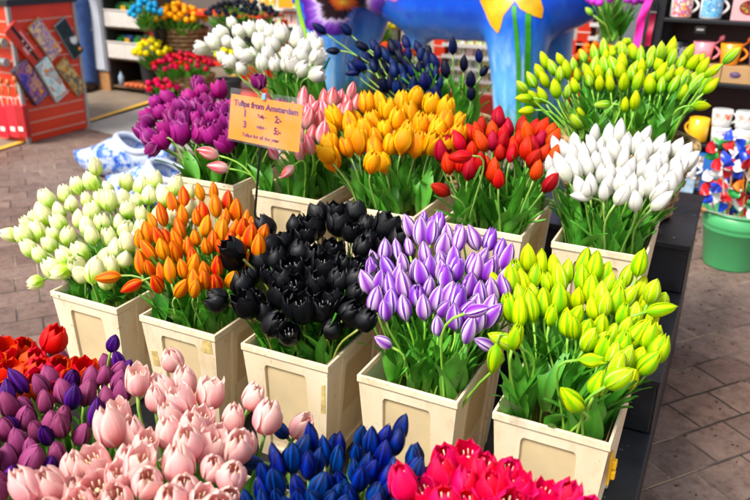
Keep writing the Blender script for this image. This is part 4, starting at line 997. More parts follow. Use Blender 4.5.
# ------------------------------------------------------------------ the painted cow
def cow_mat():
    m, t, b, o = new_mat('painted_cow_blue')
    tc = nd(t, 'ShaderNodeTexCoord'); mp = nd(t, 'ShaderNodeVectorMath', operation='MULTIPLY'); mp.inputs[1].default_value = (7, 7, 1.6); t.links.new(tc.outputs['Object'], mp.inputs[0])
    n = nd(t, 'ShaderNodeTexNoise', Scale=1.3, Detail=6, Roughness=.65); t.links.new(mp.outputs[0], n.inputs[0])
    sp = nd(t, 'ShaderNodeSeparateXYZ'); t.links.new(tc.outputs['Object'], sp.inputs[0])
    z = math_(t, 'ADD', math_(t, 'MULTIPLY', sp.outputs[2], .88), math_(t, 'MULTIPLY', math_(t, 'SUBTRACT', n.outputs[0], .5), .5))
    col = ramp(t, z, [(.05, '#3C84C8'), (.45, '#5CACEC'), (.78, '#2478E0'), (.95, '#0C5CE0'), (1.0, '#0450D8')]).outputs[0]
    st = ramp(t, n.outputs[0], [(.47, (0,0,0,1)), (.64, (.8,.8,.8,1))]).outputs[0]
    lowm = ramp(t, sp.outputs[2], [(.7, (1,1,1,1)), (1.0, (0,0,0,1))]).outputs[0]
    col = mixc(t, mixc(t, 1, st, lowm, 'MULTIPLY'), col, '#A4D8F8')
    gr = ramp(t, z, [(.22, (1,1,1,1)), (.34, (0,0,0,1))]).outputs[0]
    col = mixc(t, gr, col, '#2E8C34')
    t.links.new(col, b.inputs['Base Color']); b.inputs['Roughness'].default_value = .3; b.inputs['Coat Weight'].default_value = .25
    return m
COWM = cow_mat()
cow = thing('cow_statue', 'big blue painted cow statue with a pansy and daffodil on its flanks', 'statue', (-.8, 4.9, GZ))
z = lambda v: v-GZ; X = .8
limbs = [((-1.80+X, 0, z(.78)), .40, (-1.36+X, 0, z(.78)), .39, (1, .9, 1)), ((-1.36+X, 0, z(.78)), .39, (-.86+X, 0, z(.60)), .45, (1, .85, 1)), ((-.86+X, 0, z(.60)), .45, (.0+X, 0, z(.62)), .45, (1, .85, 1)), ((.0+X, 0, z(.62)), .45, (.26+X, 0, z(.72)), .42, (1, .85, 1)),
  # legs
  ((-1.78+X, -.14, z(.55)), .31, (-1.78+X, -.20, z(.08)), .215), ((-1.78+X, -.20, z(.08)), .215, (-1.78+X, -.2, z(-.56)), .17),
  ((-1.50+X, .24, z(.62)), .26, (-1.66+X, .32, z(.05)), .17), ((-1.66+X, .32, z(.05)), .17, (-1.78+X, .30, z(-.56)), .15),
  ((-.04+X, -.14, z(.4)), .30, (-.02+X, -.18, z(.0)), .215), ((-.02+X, -.18, z(0)), .215, (.02+X, -.18, z(-.56)), .17),
  ((.06+X, .28, z(.4)), .26, (.14+X, .30, z(.0)), .18), ((.14+X, .30, z(0)), .18, (.16+X, .30, z(-.56)), .15),
  ((-.93+X, 0, z(.30)), .17, (-.97+X, 0, z(.15)), .10),
  # neck and head
  ((.28+X, 0, z(.85)), .36, (.75+X, -.02, z(1.15)), .22, (1, .8, 1)), ((.75+X, -.02, z(1.15)), .22, (.95+X, -.04, z(1.28)), .19, (1, .9, 1)), ((.95+X, -.04, z(1.28)), .17, (1.22+X, -.06, z(1.05)), .11, (1, 1, 1)),
  ((.86+X, -.2, z(1.36)), .05, (.84+X, -.36, z(1.36)), .035), ((.86+X, .16, z(1.36)), .05, (.84+X, .32, z(1.36)), .035),
  ((.9+X, -.12, z(1.44)), .04, (.9+X, -.2, z(1.6)), .02), ((.9+X, .08, z(1.44)), .04, (.9+X, .16, z(1.6)), .02),
  ((-2.12+X, 0, z(.85)), .045, (-2.22+X, 0, z(.4)), .03)]
cow.location.z = GZ
body = blob('body', limbs, .028, COWM, cow, 10)
bpy.context.view_layer.update()
bv = BVHTree.FromObject(body, bpy.context.evaluated_depsgraph_get())
def on_cow(p, off=.006):
    """world point -> the flank behind it (straight along +y), back in the cow's own space"""
    q = p-cow.location; q.y = -2
    h = bv.ray_cast(q, Vector((0, 1, 0)))
    return (h[0]+h[1]*off) if h[0] and h[0].y < -.02 else None
def used(vs, fs, uv=None):
    ix = sorted({i for f in fs for i in f}); mp = {a: b for b, a in enumerate(ix)}
    return [vs[i] for i in ix], [tuple(mp[i] for i in f) for f in fs], ([uv[i] for i in ix] if uv else None)
def one_piece(fs):
    par = {}
    def find(a):
        while par.setdefault(a, a) != a: a = par[a]
        return a
    for f in fs:
        for b in f[1:]: par[find(b)] = find(f[0])
    cnt = {}
    for f in fs: r = find(f[0]); cnt[r] = cnt.get(r, 0)+1
    if not cnt: return fs
    best = max(cnt, key=cnt.get)
    return [f for f in fs if find(f[0]) == best]
def decal(name, centre, ring, m, rings=8, off=.006):
    """painted shape: from its centre out to its outline, laid on the flank"""
    n = len(ring); vs = []; uv = []; ok = []
    for j in range(rings+1):
        for k in range(n):
            p = centre.lerp(ring[k], j/rings); h = on_cow(p, off); ok.append(h is not None); vs.append(h if h else (0,0,0)); uv.append((k/n, j/rings))
    fs = []
    for j in range(rings):
        for k in range(n):
            f = (j*n+k, j*n+(k+1) % n, (j+1)*n+(k+1) % n, (j+1)*n+k)
            if all(ok[i] for i in f):
                ys = [vs[i][1] for i in f]
                if max(ys)-min(ys) < .12: fs.append(f)
    fs = one_piece(fs); MB().add(*used(vs, fs, uv)).build(name, m, cow, smooth=True)
def resample(P, n):
    P = P+[P[0]]; L = [0]
    for a, b in zip(P, P[1:]): L.append(L[-1]+(b-a).length)
    out = []; j = 0
    for i in range(n):
        s = L[-1]*i/n
        while L[j+1] < s: j += 1
        out.append(P[j].lerp(P[j+1], (s-L[j])/max(1e-6, L[j+1]-L[j])))
    return out
def cow_px(x, y): return at(x, y, 1, 4.62)
# pansy
m, t, b, o_ = new_mat('painted_pansy'); uvn = nd(t, 'ShaderNodeUVMap'); sp = nd(t, 'ShaderNodeSeparateXYZ'); t.links.new(uvn.outputs[0], sp.inputs[0])
sc = nd(t, 'ShaderNodeVectorMath', operation='MULTIPLY'); sc.inputs[1].default_value = (60, 1.6, 1); t.links.new(uvn.outputs[0], sc.inputs[0])
nz = nd(t, 'ShaderNodeTexNoise', Scale=1, Detail=3); t.links.new(sc.outputs[0], nz.inputs[0])
rr = math_(t, 'ADD', sp.outputs[1], math_(t, 'MULTIPLY', math_(t, 'SUBTRACT', nz.outputs[0], .5), .42))
rp = ramp(t, rr, [(.0, '#E8D040'), (.08, '#E8781C'), (.19, '#C04814'), (.23, '#1E0C10'), (.46, '#240E1C'), (.54, '#D8C4EC'), (.66, '#9058C8'), (.82, '#5C20A0'), (1.0, '#3C1084')]); t.links.new(rp.outputs[0], b.inputs['Base Color']); b.inputs['Roughness'].default_value = .32
PAN = m
pc = cow_px(344, 2); prad = (cow_px(384, 2)-pc).length
ring = []
for k in range(96):
    a = 2*PI*k/96; r = prad*(.93+.10*math.sin(a*5+.5)+.03*math.sin(a*17))
    ring.append(pc+Vector((math.cos(a)*r*1.02, 0, math.sin(a)*r*.85)))
decal('painted_pansy', pc, ring, PAN, 14)
c2 = pc+Vector((prad*1.15, 0, prad*.55)); m_ = petal_mat('painted_mauve', '#C890E0', '#D8A8E8', '#B880D8', trans=0)
decal('painted_petal', c2, [c2+Vector((math.cos(2*PI*k/48), 0, math.sin(2*PI*k/48)))*prad*(.48+.04*math.sin(k)) for k in range(48)], m_, 6, .004)
DAF = plain('painted_daffodil', '#F0AC10', .3, .12, 9); LF = plain('painted_green', '#3C9C1C', .3, .22, 9); LF2 = plain('painted_light_green', '#8CC428', .3, .15, 9)
def poly_decal(name, P, m, off=.006, n=64, rings=7):
    P = [cow_px(*p) for p in P]; c = sum(P, Vector())/len(P); decal(name, c, resample(P, n), m, rings, off)
poly_decal('painted_daffodil', [(481,-12),(484,2),(489,13),(495,24),(503,32),(506,26),(509,14),(515,6),(520,-2),(516,-18),(498,-24)], DAF)
poly_decal('painted_daffodil', [(517,-6),(524,7),(533,13),(543,18),(545,8),(542,-4),(534,-16),(522,-14)], DAF)
def ribbon(name, pts, wd, m, off=.008):
    pts = [cow_px(*p) for p in pts]; dense = []
    for a, b in zip(pts, pts[1:]):
        for i in range(8): dense.append(a.lerp(b, i/8))
    dense.append(pts[-1]); vs = []; fs = []; good = []
    for i, p in enumerate(dense):
        for s in (-1, 1): h = on_cow(p+Vector((s*wd/2, 0, 0)), off); good.append(h is not None); vs.append(h or (0,0,0))
    for i in range(len(dense)-1):
        f = (2*i, 2*i+1, 2*i+3, 2*i+2)
        if all(good[k] for k in f) and max(vs[k][1] for k in f)-min(vs[k][1] for k in f) < .12: fs.append(f)
    fs = one_piece(fs); MB().add(*used(vs, fs)).build(name, m, cow, smooth=True)
ribbon('painted_stem', [(519, 5), (521, 30), (522, 60), (521, 95), (520, 140)], .032, LF)
ribbon('painted_stem', [(532, 12), (531, 40), (529, 70), (528, 100), (529, 140)], .04, LF)
ribbon('painted_stem', [(302,-10), (306,10), (311,30), (316, 52)], .07, LF2)
ribbon('painted_stem', [(318,80), (322,95), (326,112), (330,140)], .11, LF, .007)

# ------------------------------------------------------------------ giant delft clogs
def delft():
    m, t, b, o = new_mat('delft_glaze')
    tc = nd(t, 'ShaderNodeTexCoord'); n = nd(t, 'ShaderNodeTexNoise', Scale=19, Detail=4, Roughness=.65); t.links.new(tc.outputs['Object'], n.inputs[0])
    v = nd(t, 'ShaderNodeTexNoise', Scale=5.0, Detail=1); t.links.new(tc.outputs['Object'], v.inputs[0])
    a = ramp(t, n.outputs[0], [(.46, (0,0,0,1)), (.54, (1,1,1,1))]).outputs[0]
    c = ramp(t, v.outputs[0], [(.30, (0,0,0,1)), (.40, (1,1,1,1))]).outputs[0]
    f = mixc(t, 1, a, c, 'MULTIPLY'); blue = ramp(t, n.outputs[0], [(.46, '#6C9CDC'), (.62, '#1850B4')]).outputs[0]
    t.links.new(mixc(t, f, '#B8C2D4', blue), b.inputs['Base Color']); b.inputs['Roughness'].default_value = .15
    return m
DEL = delft(); GLZ = plain('white_glaze', '#C0C8D8', .15, .02); 
def clog(label, c, rz, s=1.0, tilt=0):
    root = thing('giant_clog', label, 'clog', c, rz, 'pair of giant delft clogs'); L = .62*s
    def sect(a):       # a: 0 heel .. 1 toe ; half width, top, bottom
        wd = .115*s*(math.sin(PI*min(1, a*.86+.12))**.55)*(1+.15*math.sin(a*5-1.2))
        if a > .93: wd *= max(.02, 1-((a-.93)/.07)**2)**.5
        if a < .06: wd *= math.sqrt(max(.05, 1-((.06-a)/.06)**2))
        top = s*(.20-.02*math.sin(a*PI*1.2)+.045*math.exp(-((a-.52)/.16)**2)-.10*max(0, (a-.6)/.4)**1.4+.015*max(0, (a-.85)/.15)**1.5)
        bot = s*(.0+.09*max(0, (a-.72)/.28)**2)
        return wd, top, bot
    def outer(u, a):
        wd, top, bot = sect(a); an = 2*PI*u-PI/2
        cx_ = math.copysign(abs(math.cos(an))**.75, math.cos(an)); sz = math.copysign(abs(math.sin(an))**.8, math.sin(an))
        x = (a-.5)*L; y = wd*cx_; zc = (top+bot)/2; z = zc+(top-bot)/2*sz
        return Vector((x, y, z))
    def fn(u, a):
        p = outer(u, a); wd, top, bot = sect(a)
        e = ((a-.30)/.24)**2+(p.y/(wd*.80+1e-5))**2
        if math.sin(2*PI*u-PI/2) > 0 and e < 1: p.z = bot+.03*s+(p.z-bot-.03*s)*max(0, (e-.80)/.20)**1.0
        return p
    mb = MB(); mb.grid(fn, 64, 56); mb.build('body', DEL, root, smooth=True)
    pts = []
    for k in range(49):
        q = 2*PI*k/48; a = .30+.24*math.cos(q); wd, top, bot = sect(a); y = wd*.80*math.sin(q)
        yy = min(.999, abs(y/wd)); an = math.acos(yy**(1/.75)); zc = (top+bot)/2
        pts.append(((a-.5)*L, y, zc+(top-bot)/2*math.sin(an)**.8+.002))
    MB().tube(pts, .019*s, 8, caps=False).build('rim', GLZ, root, smooth=True)
    return root
cA, cB = at(112, 178, 2, GZ), at(160, 198, 2, GZ)
clog('giant white and blue delft clog on the paving, toe towards the red rack', (cA.x+.04, cA.y+.10, GZ+.002), math.radians(196), 1.25)
clog('second giant delft clog, half hidden behind the white-green and purple tulips', (cB.x+.08, cB.y-.10, GZ+.002), math.radians(190), 1.2)

# ================================================================== LEFT BACK: cabinet, bin shelf, person
CABM = plain('cabinet_white', '#AEB4BE', .45, .05, 4); WOOD = plain('honey_wood', '#A8784A', .55, .15, 9)
t = thing('cabinet', 'grey-white cabinet with a small knob on a wooden plinth behind the rack', 'cabinet', (-4.86, 5.2, GZ))
box_obj('body', (0, 0, .74), (.40, .5, 1.04), CABM, t, .006); box_obj('plinth', (0, .01, .105), (.39, .49, .2), WOOD, t, .003)
box_obj('door', (0, -.258, .74), (.37, .018, 1.0), CABM, t, .004)
MB().lathe([(0,0),(.012,.002),(.016,.012),(.008,.022),(0,.024)], n=12).build('knob', GREYM, t, smooth=True).matrix_local = Matrix.Translation((.06, -.268, .66)) @ Matrix.Rotation(PI/2, 4, 'X')
sh = thing('shelf_unit', 'dark shelf unit with wooden top holding white bins of bulb bags', 'shelf', (-4.33, 5.22, GZ))
for x in (-.335, .335): box_obj('side', (x, 0, .53), (.03, .46, 1.0), plain('shelf_grey', '#3A3834', .5), sh, .003)
box_obj('top', (0, 0, 1.045), (.74, .5, .03), WOOD, sh, .004)
box_obj('back', (0, .22, .53), (.64, .014, .98), DARKP, sh, 0)
for z_ in (.06, .36, .69): box_obj('shelf', (0, -.01, z_), (.635, .43, .02), plain('shelf_wood', '#6A4E34', .6), sh, .002)
for k, x in enumerate((-.30, .30)): MB().tube([(x-.02, -.15, .022), (x+.02, -.15, .022)], .022, 12).build('caster', DARKP, sh)
BIN = plain('white_bin', '#C9C4BC', .5, .06, 10, dirt='#A59C90')
cols = ['#1E8C3C', '#2450A8', '#E8B020', '#D8485C', '#2C9C48', '#E8E0D0', '#E87020']
for r_, (z_, lb) in enumerate([(.375, 'white bin with bulb bags on the middle shelf'), (.705, 'white bin with bulb bags on the upper shelf')]):
    bn = thing('storage_bin', lb, 'bin', (-4.33, 5.18, GZ+z_), 0, 'white bins in the shelf unit')
    box_obj('front', (0, -.21, .085), (.62, .012, .17), BIN, bn, .004); box_obj('back', (0, .18, .085), (.62, .012, .17), BIN, bn, .004)
    for x in (-.304, .304): box_obj('side', (x, -.015, .085), (.012, .375, .165), BIN, bn, .003)
    box_obj('bottom', (0, -.015, .006), (.595, .37, .01), BIN, bn, 0)
    box_obj('lip', (0, -.214, .172), (.63, .024, .012), BIN, bn, .004)
    for k in range(5):
        x = -.24+k*.12; bt = thing('bulb_bag', '%s in the %s bin, %s' % (['green mesh bag of bulbs','blue packet of bulbs','green bag with a flower label','yellow topped bulb bag','pink labelled bulb packet'][(k+2*r_) % 5], ['middle','upper'][r_], ['at its end near the cabinet','second from the cabinet','in the middle of the bin','second from the flowers','at the end by the flowers'][k]), 'bag', (-4.33+x, 5.12+rnd.uniform(-.03,.05), GZ+z_+.014), 0, 'bulb bags in the white bins')
        mb = MB(); hh_ = .20+rnd.uniform(0,.05)
        mb.grid(lambda a, v: (.056*math.cos(2*PI*a)*(.9+.15*math.sin(v*7+k)), .04*math.sin(2*PI*a)*(1-v*.7), hh_*v), 14, 6)
        mb.build('bag', plain('bagm%d' % ((k+3*r_) % 5), ['#1E8C3C','#2450A8','#2C9C48','#2E7A3A','#2C9C48'][(k+2*r_) % 5], .35, .25, 30), bt, smooth=True)
        box_obj('label', (0, -.045, hh_*.72), (.07, .006, .07), plain('lab%d' % k, cols[(k*2+r_) % 7], .4), bt, .002)
for k in range(6):
    t = thing('dried_bunch', 'orange dried flower bunch on the lowest shelf' , 'flowers', (-4.42+k*.07, 5.03, GZ+.075), 0, 'dried bunches on the lowest shelf')
    MB().tube([(0,-.08,.02),(0,.1,.03)], [.026,.012], 8).build('wrap', plain('dried_orange', '#C8602C', .7, .3, 40), t, smooth=True)
    MB().tube([(0,.1,.03),(.01,.18,.035)], [.01,.004], 6).build('stems', STEM_OLIVE, t, smooth=True)
t = thing('water_bottle', 'small pale blue bottle on the lowest shelf beside the dried bunches', 'bottle', (-4.55, 5.03, GZ+.072))
MB().lathe([(0,0),(.03,0),(.032,.1),(.012,.13),(.012,.15)], n=14).build('body', plain('bottle_blue', '#9CB8D0', .2), t, smooth=True); MB().lathe([(.014,.15),(.014,.17),(0,.17)], n=12).build('cap', BLK, t)

JEAN = plain('denim', '#2C4C86', .75, .15, 14, bump=.3); SKIN = plain('skin', '#C89878', .5, .05); SHIRT = plain('dark_jacket', '#2A3040', .8, .1)
pr = thing('person', 'person in blue jeans and black shoes standing behind the red rack', 'person', (-4.98, 4.88, GZ), math.radians(20))
# body: feet, legs, hips, trunk, arms, neck, head in one surface
pb = [((-.10,-.10,.05),.045,(-.10,.03,.07),.05), ((.10,-.10,.05),.045,(.10,.03,.07),.05),
 ((-.10,.03,.09),.048,(-.10,.0,.48),.062), ((-.10,0,.48),.062,(-.085,0,.88),.085), ((.10,.03,.09),.048,(.10,.0,.48),.062), ((.10,0,.48),.062,(.085,0,.88),.085),
 ((-.06,0,.93),.12,(.06,0,.93),.12,(1,.85,1)), ((0,0,1.0),.135,(0,0,1.2),.14,(1.1,.75,1)), ((0,0,1.2),.14,(0,.01,1.38),.13,(1.3,.75,1)), ((0,.01,1.42),.06,(0,0,1.54),.052),
 ((-.2,0,1.40),.055,(-.25,.02,1.12),.044), ((-.25,.02,1.12),.042,(-.16,-.22,1.20),.030), ((.2,0,1.40),.055,(.25,.02,1.12),.044), ((.25,.02,1.12),.042,(.16,-.22,1.20),.030),
 ((-.15,-.24,1.205),.034,(-.115,-.30,1.22),.026,(1,1,.6)), ((.15,-.24,1.205),.034,(.115,-.30,1.22),.026,(1,1,.6)),
 ((0,-.01,1.64),.088,(0,-.012,1.72),.085,(.86,1.05,1.15)), ((0,-.10,1.66),.014,(0,-.115,1.645),.014)]
for sx in (-1, 1):
    for k in range(4): pb.append(((sx*(.14-.017*k),-.30-.004*k,1.22),.010,(sx*(.105-.017*k),-.375+.008*abs(k-1.5),1.215),.0075))
    pb.append(((sx*.12,-.25,1.225),.010,(sx*.075,-.285,1.25),.008))
    pb.append(((sx*.086,0,1.66),.014,(sx*.088,.004,1.69),.014))
blob('body', pb, .013, SKIN, pr, 3)
jb = [((-.10,.02,.10),.082,(-.10,0,.48),.088), ((-.10,0,.48),.088,(-.09,0,.86),.112), ((.10,.02,.10),.082,(.10,0,.48),.088), ((.10,0,.48),.088,(.09,0,.86),.112), ((-.07,0,.93),.13,(.07,0,.93),.13,(1,.9,1)), ((0,0,.98),.14,(0,0,1.02),.14,(1.15,.85,1))]
blob('jeans', jb, .02, JEAN, pr, 4)
blob('jacket', [((0,0,1.02),.15,(0,0,1.2),.155,(1.15,.85,1)), ((0,0,1.2),.155,(0,.01,1.38),.14,(1.35,.85,1)), ((-.2,0,1.40),.07,(-.25,.02,1.12),.058), ((-.25,.02,1.12),.056,(-.17,-.19,1.19),.046), ((.2,0,1.40),.07,(.25,.02,1.12),.058), ((.25,.02,1.12),.056,(.17,-.19,1.19),.046)], .018, SHIRT, pr, 4)
blob('hair', [((0,.03,1.72),.09,(0,.02,1.77),.086,(.92,1,1))], .014, plain('brown_hair', '#3A281C', .7), pr, 3)
for sx in (-1, 1): blob('shoe', [((sx*.10,-.16,.050),.060,(sx*.10,.04,.062),.066,(1.0,1,.95))], .012, BLK, pr, 3)
for sx in (-1, 1): MB().lathe([(0,.007),(.006,.004),(.008,0)], n=10).build('eye', BLK, pr, smooth=True).matrix_local = Matrix.Translation((sx*.032, -.096, 1.69)) @ Matrix.Rotation(PI/2, 4, 'X')
box_obj('mouth', (0, -.098, 1.615), (.042, .008, .008), plain('lips', '#A8605A', .5), pr, .003)

# ================================================================== SEED RACKS IN THE BACK
SHW = plain('white_shelf', '#D8D4CC', .45, .04); packcols = [['#E83848','#F4D03C','#6CB43C','#F0ECE4'], ['#F08CA8','#F8E4D0','#58A03C','#E84060'], ['#F4C030','#F09020','#6CA83C','#F4F0E0'], ['#C8D860','#E85878','#F0F0E8','#3C8C3C'], ['#8C58B0','#F0E0E8','#70B048','#E8A0C0'], ['#F0F0EA','#F8D8E0','#68A848','#F0C860']]
PK = [cover_mat('seed_packet_%d' % i, c, 30, i*1.3, 'NOISE') for i, c in enumerate(packcols)]
PKG = [plain('packet_band_%d' % i, c, .4, .04) for i, c in enumerate(['#2C9C44','#E8E4DC','#3CA85C','#E85C3C'])]
HK = [0]
def seed_rack(label, x0, x1, y, z0, z1, rows, cols_, where, colm=None):
    colm = colm or REDP
    t = thing('seed_rack', label, 'rack', ((x0+x1)/2, y, GZ)); w_ = x1-x0; H = z1-GZ
    box_obj('back_board', (0, .05, H/2+.04), (w_-.1, .02, H-.08), plain('rack_back', '#7C4C34', .6), t, 0)
    for x in (-w_/2, w_/2):
        mb = MB(); box_obj('column', (x, 0, H/2), (.12, .12, H), colm, t, .003)
        for k in range(int(H/.11)): mb.box((x, 0, .06+.11*k), (.126, .126, .014))
        mb.build('column_bands', plain('band_pink', '#E8B8A8', .5), t)
    box_obj('base', (0, -.08, .09), (w_-.12, .30, .18), REDP, t, .004)
    proto = None
    for r in range(rows):
        z_ = z0-GZ+(z1-z0)*r/rows
        box_obj('shelf', (0, -.05, z_), (w_-.12, .16, .014), SHW, t, .002)
        box_obj('price_rail', (0, -.135, z_+.002), (w_-.12, .008, .036), SHW, t, .001)
        for c in range(cols_):
            i = (c*7+r*5+c*c) % 6
            px_ = (x0+x1)/2-w_/2+.11+(w_-.22)*(c+.5)/cols_
            p = thing('seed_packet', 'small flower seed packet on '+where, 'seed packet', (px_, y-.07, GZ+z_+.008), 0, 'seed packets on '+where)
            hh_ = (z1-z0)/rows*.80; ww = (w_-.22)/cols_*.86
            o = MB().box((0, 0, hh_*.42), (ww, .006, hh_*.84)).build('picture', PK[i], p); o.rotation_euler = (-.12, 0, 0)
            o = MB().box((0, 0, hh_*.92), (ww, .007, hh_*.15)).build('header', PKG[i % 4], p); o.rotation_euler = (-.12, 0, 0)
seed_rack('white shelved seed rack between red columns, under the belly of the cow', -1.22, .16, 6.15, -.47, .10, 5, 13, 'the rack under the cow belly')
seed_rack('seed rack with orange price tag behind the large white tulips', -3.95, -2.25, 6.5, -.5, .38, 5, 14, 'the rack behind the white tulips', plain('rack_wood', '#8C5A38', .6))
seed_rack('seed rack seen past the chest of the cow beside the grey post', .22, .62, 6.15, -.47, .5, 8, 3, 'the rack beside the grey post')
tp_ = at(285, 3, 1, 6.3); t = thing('price_tag', 'blank orange price tag above the seed packets', 'tag', tp_)
box_obj('card', (0, 0, 0), (.18, .004, .10), STKO, t, .001); box_obj('holder', (0, .006, -.05), (.19, .008, .02), SHW, t, .001)
# flower crate behind the legs (small tulips in rows)
far_bunch('orange_pink_tulip', 'tiny coral tulip seen through the arch of the cow legs', 'coral tulips behind the cow', pm('far_coral', '#E04848', '#F47058'), (-1.75, 5.85, -.12), .42, .05, 60, 1.1, L=.22, seed=31, squash=.5)
far_bunch('yellow_tulip', 'tiny yellow tulip behind the coral ones through the cow legs', 'yellow tulips behind the cow', M_YEL, (-1.95, 6.15, .08), .25, .06, 22, 1.1, L=.3, seed=32, squash=.5)
t = thing('planter_box', 'long dark planter holding the coral tulips behind the cow', 'planter', (-1.8, 5.95, GZ))
for y_ in (-.26, .34): box_obj('long_side', (0, y_, .17), (1.1, .02, .34), DARKP, t, .003)
for x_ in (-.55, .55): box_obj('end', (x_, .04, .17), (.02, .58, .34), DARKP, t, .003)
box_obj('soil', (0, .04, .3), (1.06, .56, .02), plain('soil', '#2C2018', .9, .3, 30), t, 0)

# ================================================================== MUG SHELF
DKS = plain('shelf_black', '#14161C', .35, .1); DKR = plain('dark_red', '#3A1014', .5, .1)
MX0, MX1, MY = 1.13, 3.4, 3.70
def zs(px, py): return at(px, py, 1, MY).z
ms = thing('mug_shelf', 'black shelf with rows of souvenir mugs and boxes, dark red back', 'shelf', ((MX0+MX1)/2, MY, GZ)); mw = MX1-MX0
levels_ = [zs(700, 192), zs(720, 146), zs(720, 83), zs(715, 20), zs(715, 20)+.30]
box_obj('back', (0, .36, .80), (mw, .02, 1.6), DKR, ms, 0)
for x in (-mw/2, mw/2): box_obj('side', (x, .18, .80), (.02, .36, 1.6), DKS, ms, .002)
for z_ in levels_: box_obj('shelf_board', (0, .17, z_-GZ-.012), (mw-.02, .35, .022), DKS, ms, .003)
box_obj('plinth', (0, .02, .05), (mw-.02, .02, .1), plain('plinth_red', '#7C1C18', .5), ms, 0)
def mug(label, x, z_, col, rx=.050, h=.105, prints=(), yoff=.07, spoon=None, turn=0, cone=1.0, inside='#E8E4DC'):
    t = thing('mug', label, 'mug', (x, MY+yoff, z_+.001), turn, 'souvenir mugs on the black shelf')
    m_ = plain('mug_'+col, col, .18, .02); r0 = rx*cone
    MB().lathe([(0,.0),(r0*.9,0),(r0,.006),(rx,h),(rx-.005,h+.001),(r0-.006,.012),(0,.010)], n=28).build('body', m_, t, smooth=True)
    pts = [(rx*.93+.036*math.sin(PI*k/12), 0, h*.20+h*.62*k/12) for k in range(13)]
    MB().tube(pts, .0075, 8).build('handle', m_, t, smooth=True)
    for k, (a0, a1, v0, v1, mm) in enumerate(prints):
        pr_ = [(rx*cone+(rx-rx*cone)*(v0+(v1-v0)*j/6)+.0009, h*(v0+(v1-v0)*j/6)) for j in range(7)]
        MB().lathe(pr_, n=14, a0=math.radians(a0), a1=math.radians(a1)).build('print', mm, t, smooth=True)
    if spoon: 
        MB().tube([(rx*.3,.0,h*.6),(rx+.028,0,h*1.12)], .005, 8).build('spoon', plain('mug_'+spoon, spoon, .2, .02), t, smooth=True)
        o = MB().lathe([(0,0),(.014,.006),(.016,.02),(.008,.034),(0,.038)], n=12).build('spoon_bowl', plain('mug_'+spoon, spoon, .2, .02), t, smooth=True); o.matrix_local = Matrix.Translation((rx+.024, 0, h*1.08)) @ Matrix.Rotation(.5, 4, 'Y')
    return t
def mx(px, py=60): return at(px, py, 1, MY+.07).x
PR1 = cover_mat('print_houses', ['#F0E8E0','#E8B820','#D83C50','#9C58A8','#F0E8E0','#E88430'], 45, 1, 'NOISE'); PR2 = cover_mat('print_blue', ['#3C9CD8','#8CC8E8','#2C7CC0','#C8E4F0'], 40, 2, 'NOISE')
PR3 = cover_mat('print_orange', ['#F0F0EC','#E8642C','#F0F0EC','#E86830'], 30, 3, 'NOISE'); PR4 = cover_mat('print_green', ['#4CAC3C','#F0F0EC','#3C9C34','#8CC860'], 60, 4, 'NOISE'); PR5 = cover_mat('print_violet', ['#8C70B8','#F0F0EC','#7C60AC'], 40, 5, 'NOISE'); PRY = cover_mat('print_yellow', ['#F0B828','#F0F0EC','#F4C83C'], 40, 6, 'NOISE')
PRW = cover_mat('print_white_on_black', ['#16181C','#16181C','#B8C0CC','#16181C'], 55, 7, 'NOISE'); INKD = plain('dark_ink', '#5A4038', .5)
L4, L3, L2, L1 = levels_[3], levels_[2], levels_[1], levels_[0]
S_ = 1.32
mug('white mug with a colourful house print on the top shelf', mx(682, 5), L4, '#E9E7E4', .062, .135, [(-150, -20, .05, .95, PR1)], turn=.2)
mug('white mug with a blue print on the top shelf', mx(712, 5), L4, '#E6E8EA', .062, .135, [(-155, -25, .1, .9, PR2)], turn=.2)
mug('plain white mug farther along the top shelf', mx(775, 5), L4, '#E9E7E5', .06, .13, turn=.3)
def gift_box(label, x, y, z_, w_, h_, d_, col, win, wshape=.5):
    t = thing('mug_box', label, 'box', (x, y, z_+.001), 0, 'boxes on the mug shelf')
    box_obj('carton', (0, d_/2, h_/2), (w_, d_, h_), plain('carton_'+col, col, .6, .06, 12), t, .002)
    if win: 
        o = MB().lathe([(0,.0015),(w_*wshape*.5,.0015),(w_*wshape*.5,0)], n=24).build('window', win, t); o.matrix_local = Matrix.Translation((0, -.0005, h_*.5)) @ Matrix.Rotation(PI/2, 4, 'X') @ Matrix.Diagonal((1, h_/w_*.9, 1, 1))
    return t
gift_box('pink box with a round dark window on the top shelf', mx(748, 5)+.02, MY+.02, L4, .20, .15, .15, '#D8A4A8', cover_mat('win_dark', ['#141414','#B83C30','#1A1A1A','#C8A040'], 30, 8, 'NOISE'), .62)
bh = .10
for k, px in enumerate((680, 708, 736, 764)):
    gift_box(['brown carton holding the black mug','brown carton under the pink mug','brown carton with an orange window under the orange mug','brown carton under the mauve mug'][k], mx(px, 70), MY+.015, L3, .150, bh, .2, '#B08A5C', cover_mat('win_%d' % k, [['#202020','#C87030'],['#2A2020','#D87828'],['#2A2020','#8C70A0'],['#302420','#806890']][k], 20, k, 'NOISE') if k else None, .42)
mug('black mug with white lettering marks, standing on a brown carton', mx(678, 45), L3+bh+.001, '#14161A', .062, .12, [(-150, -30, .15, .75, PRW)], turn=.3)
mug('pink tapered mug with a spoon in its handle, standing on a brown carton', mx(704, 45), L3+bh+.001, '#E88C98', .062, .125, [(-120, -75, .35, .6, cover_mat('pr_ink', ['#E88C98','#E88C98','#A85868'], 60, 3, 'NOISE'))], spoon='#E07888', turn=.15, cone=.78)
mug('orange tapered mug with a spoon in its handle, standing on a brown carton', mx(732, 45), L3+bh+.001, '#F09420', .062, .125, [(-120, -70, .4, .6, cover_mat('pr_ink2', ['#F09420','#F09420','#B0701C'], 60, 4, 'NOISE'))], spoon='#E8701C', turn=.15, cone=.78)
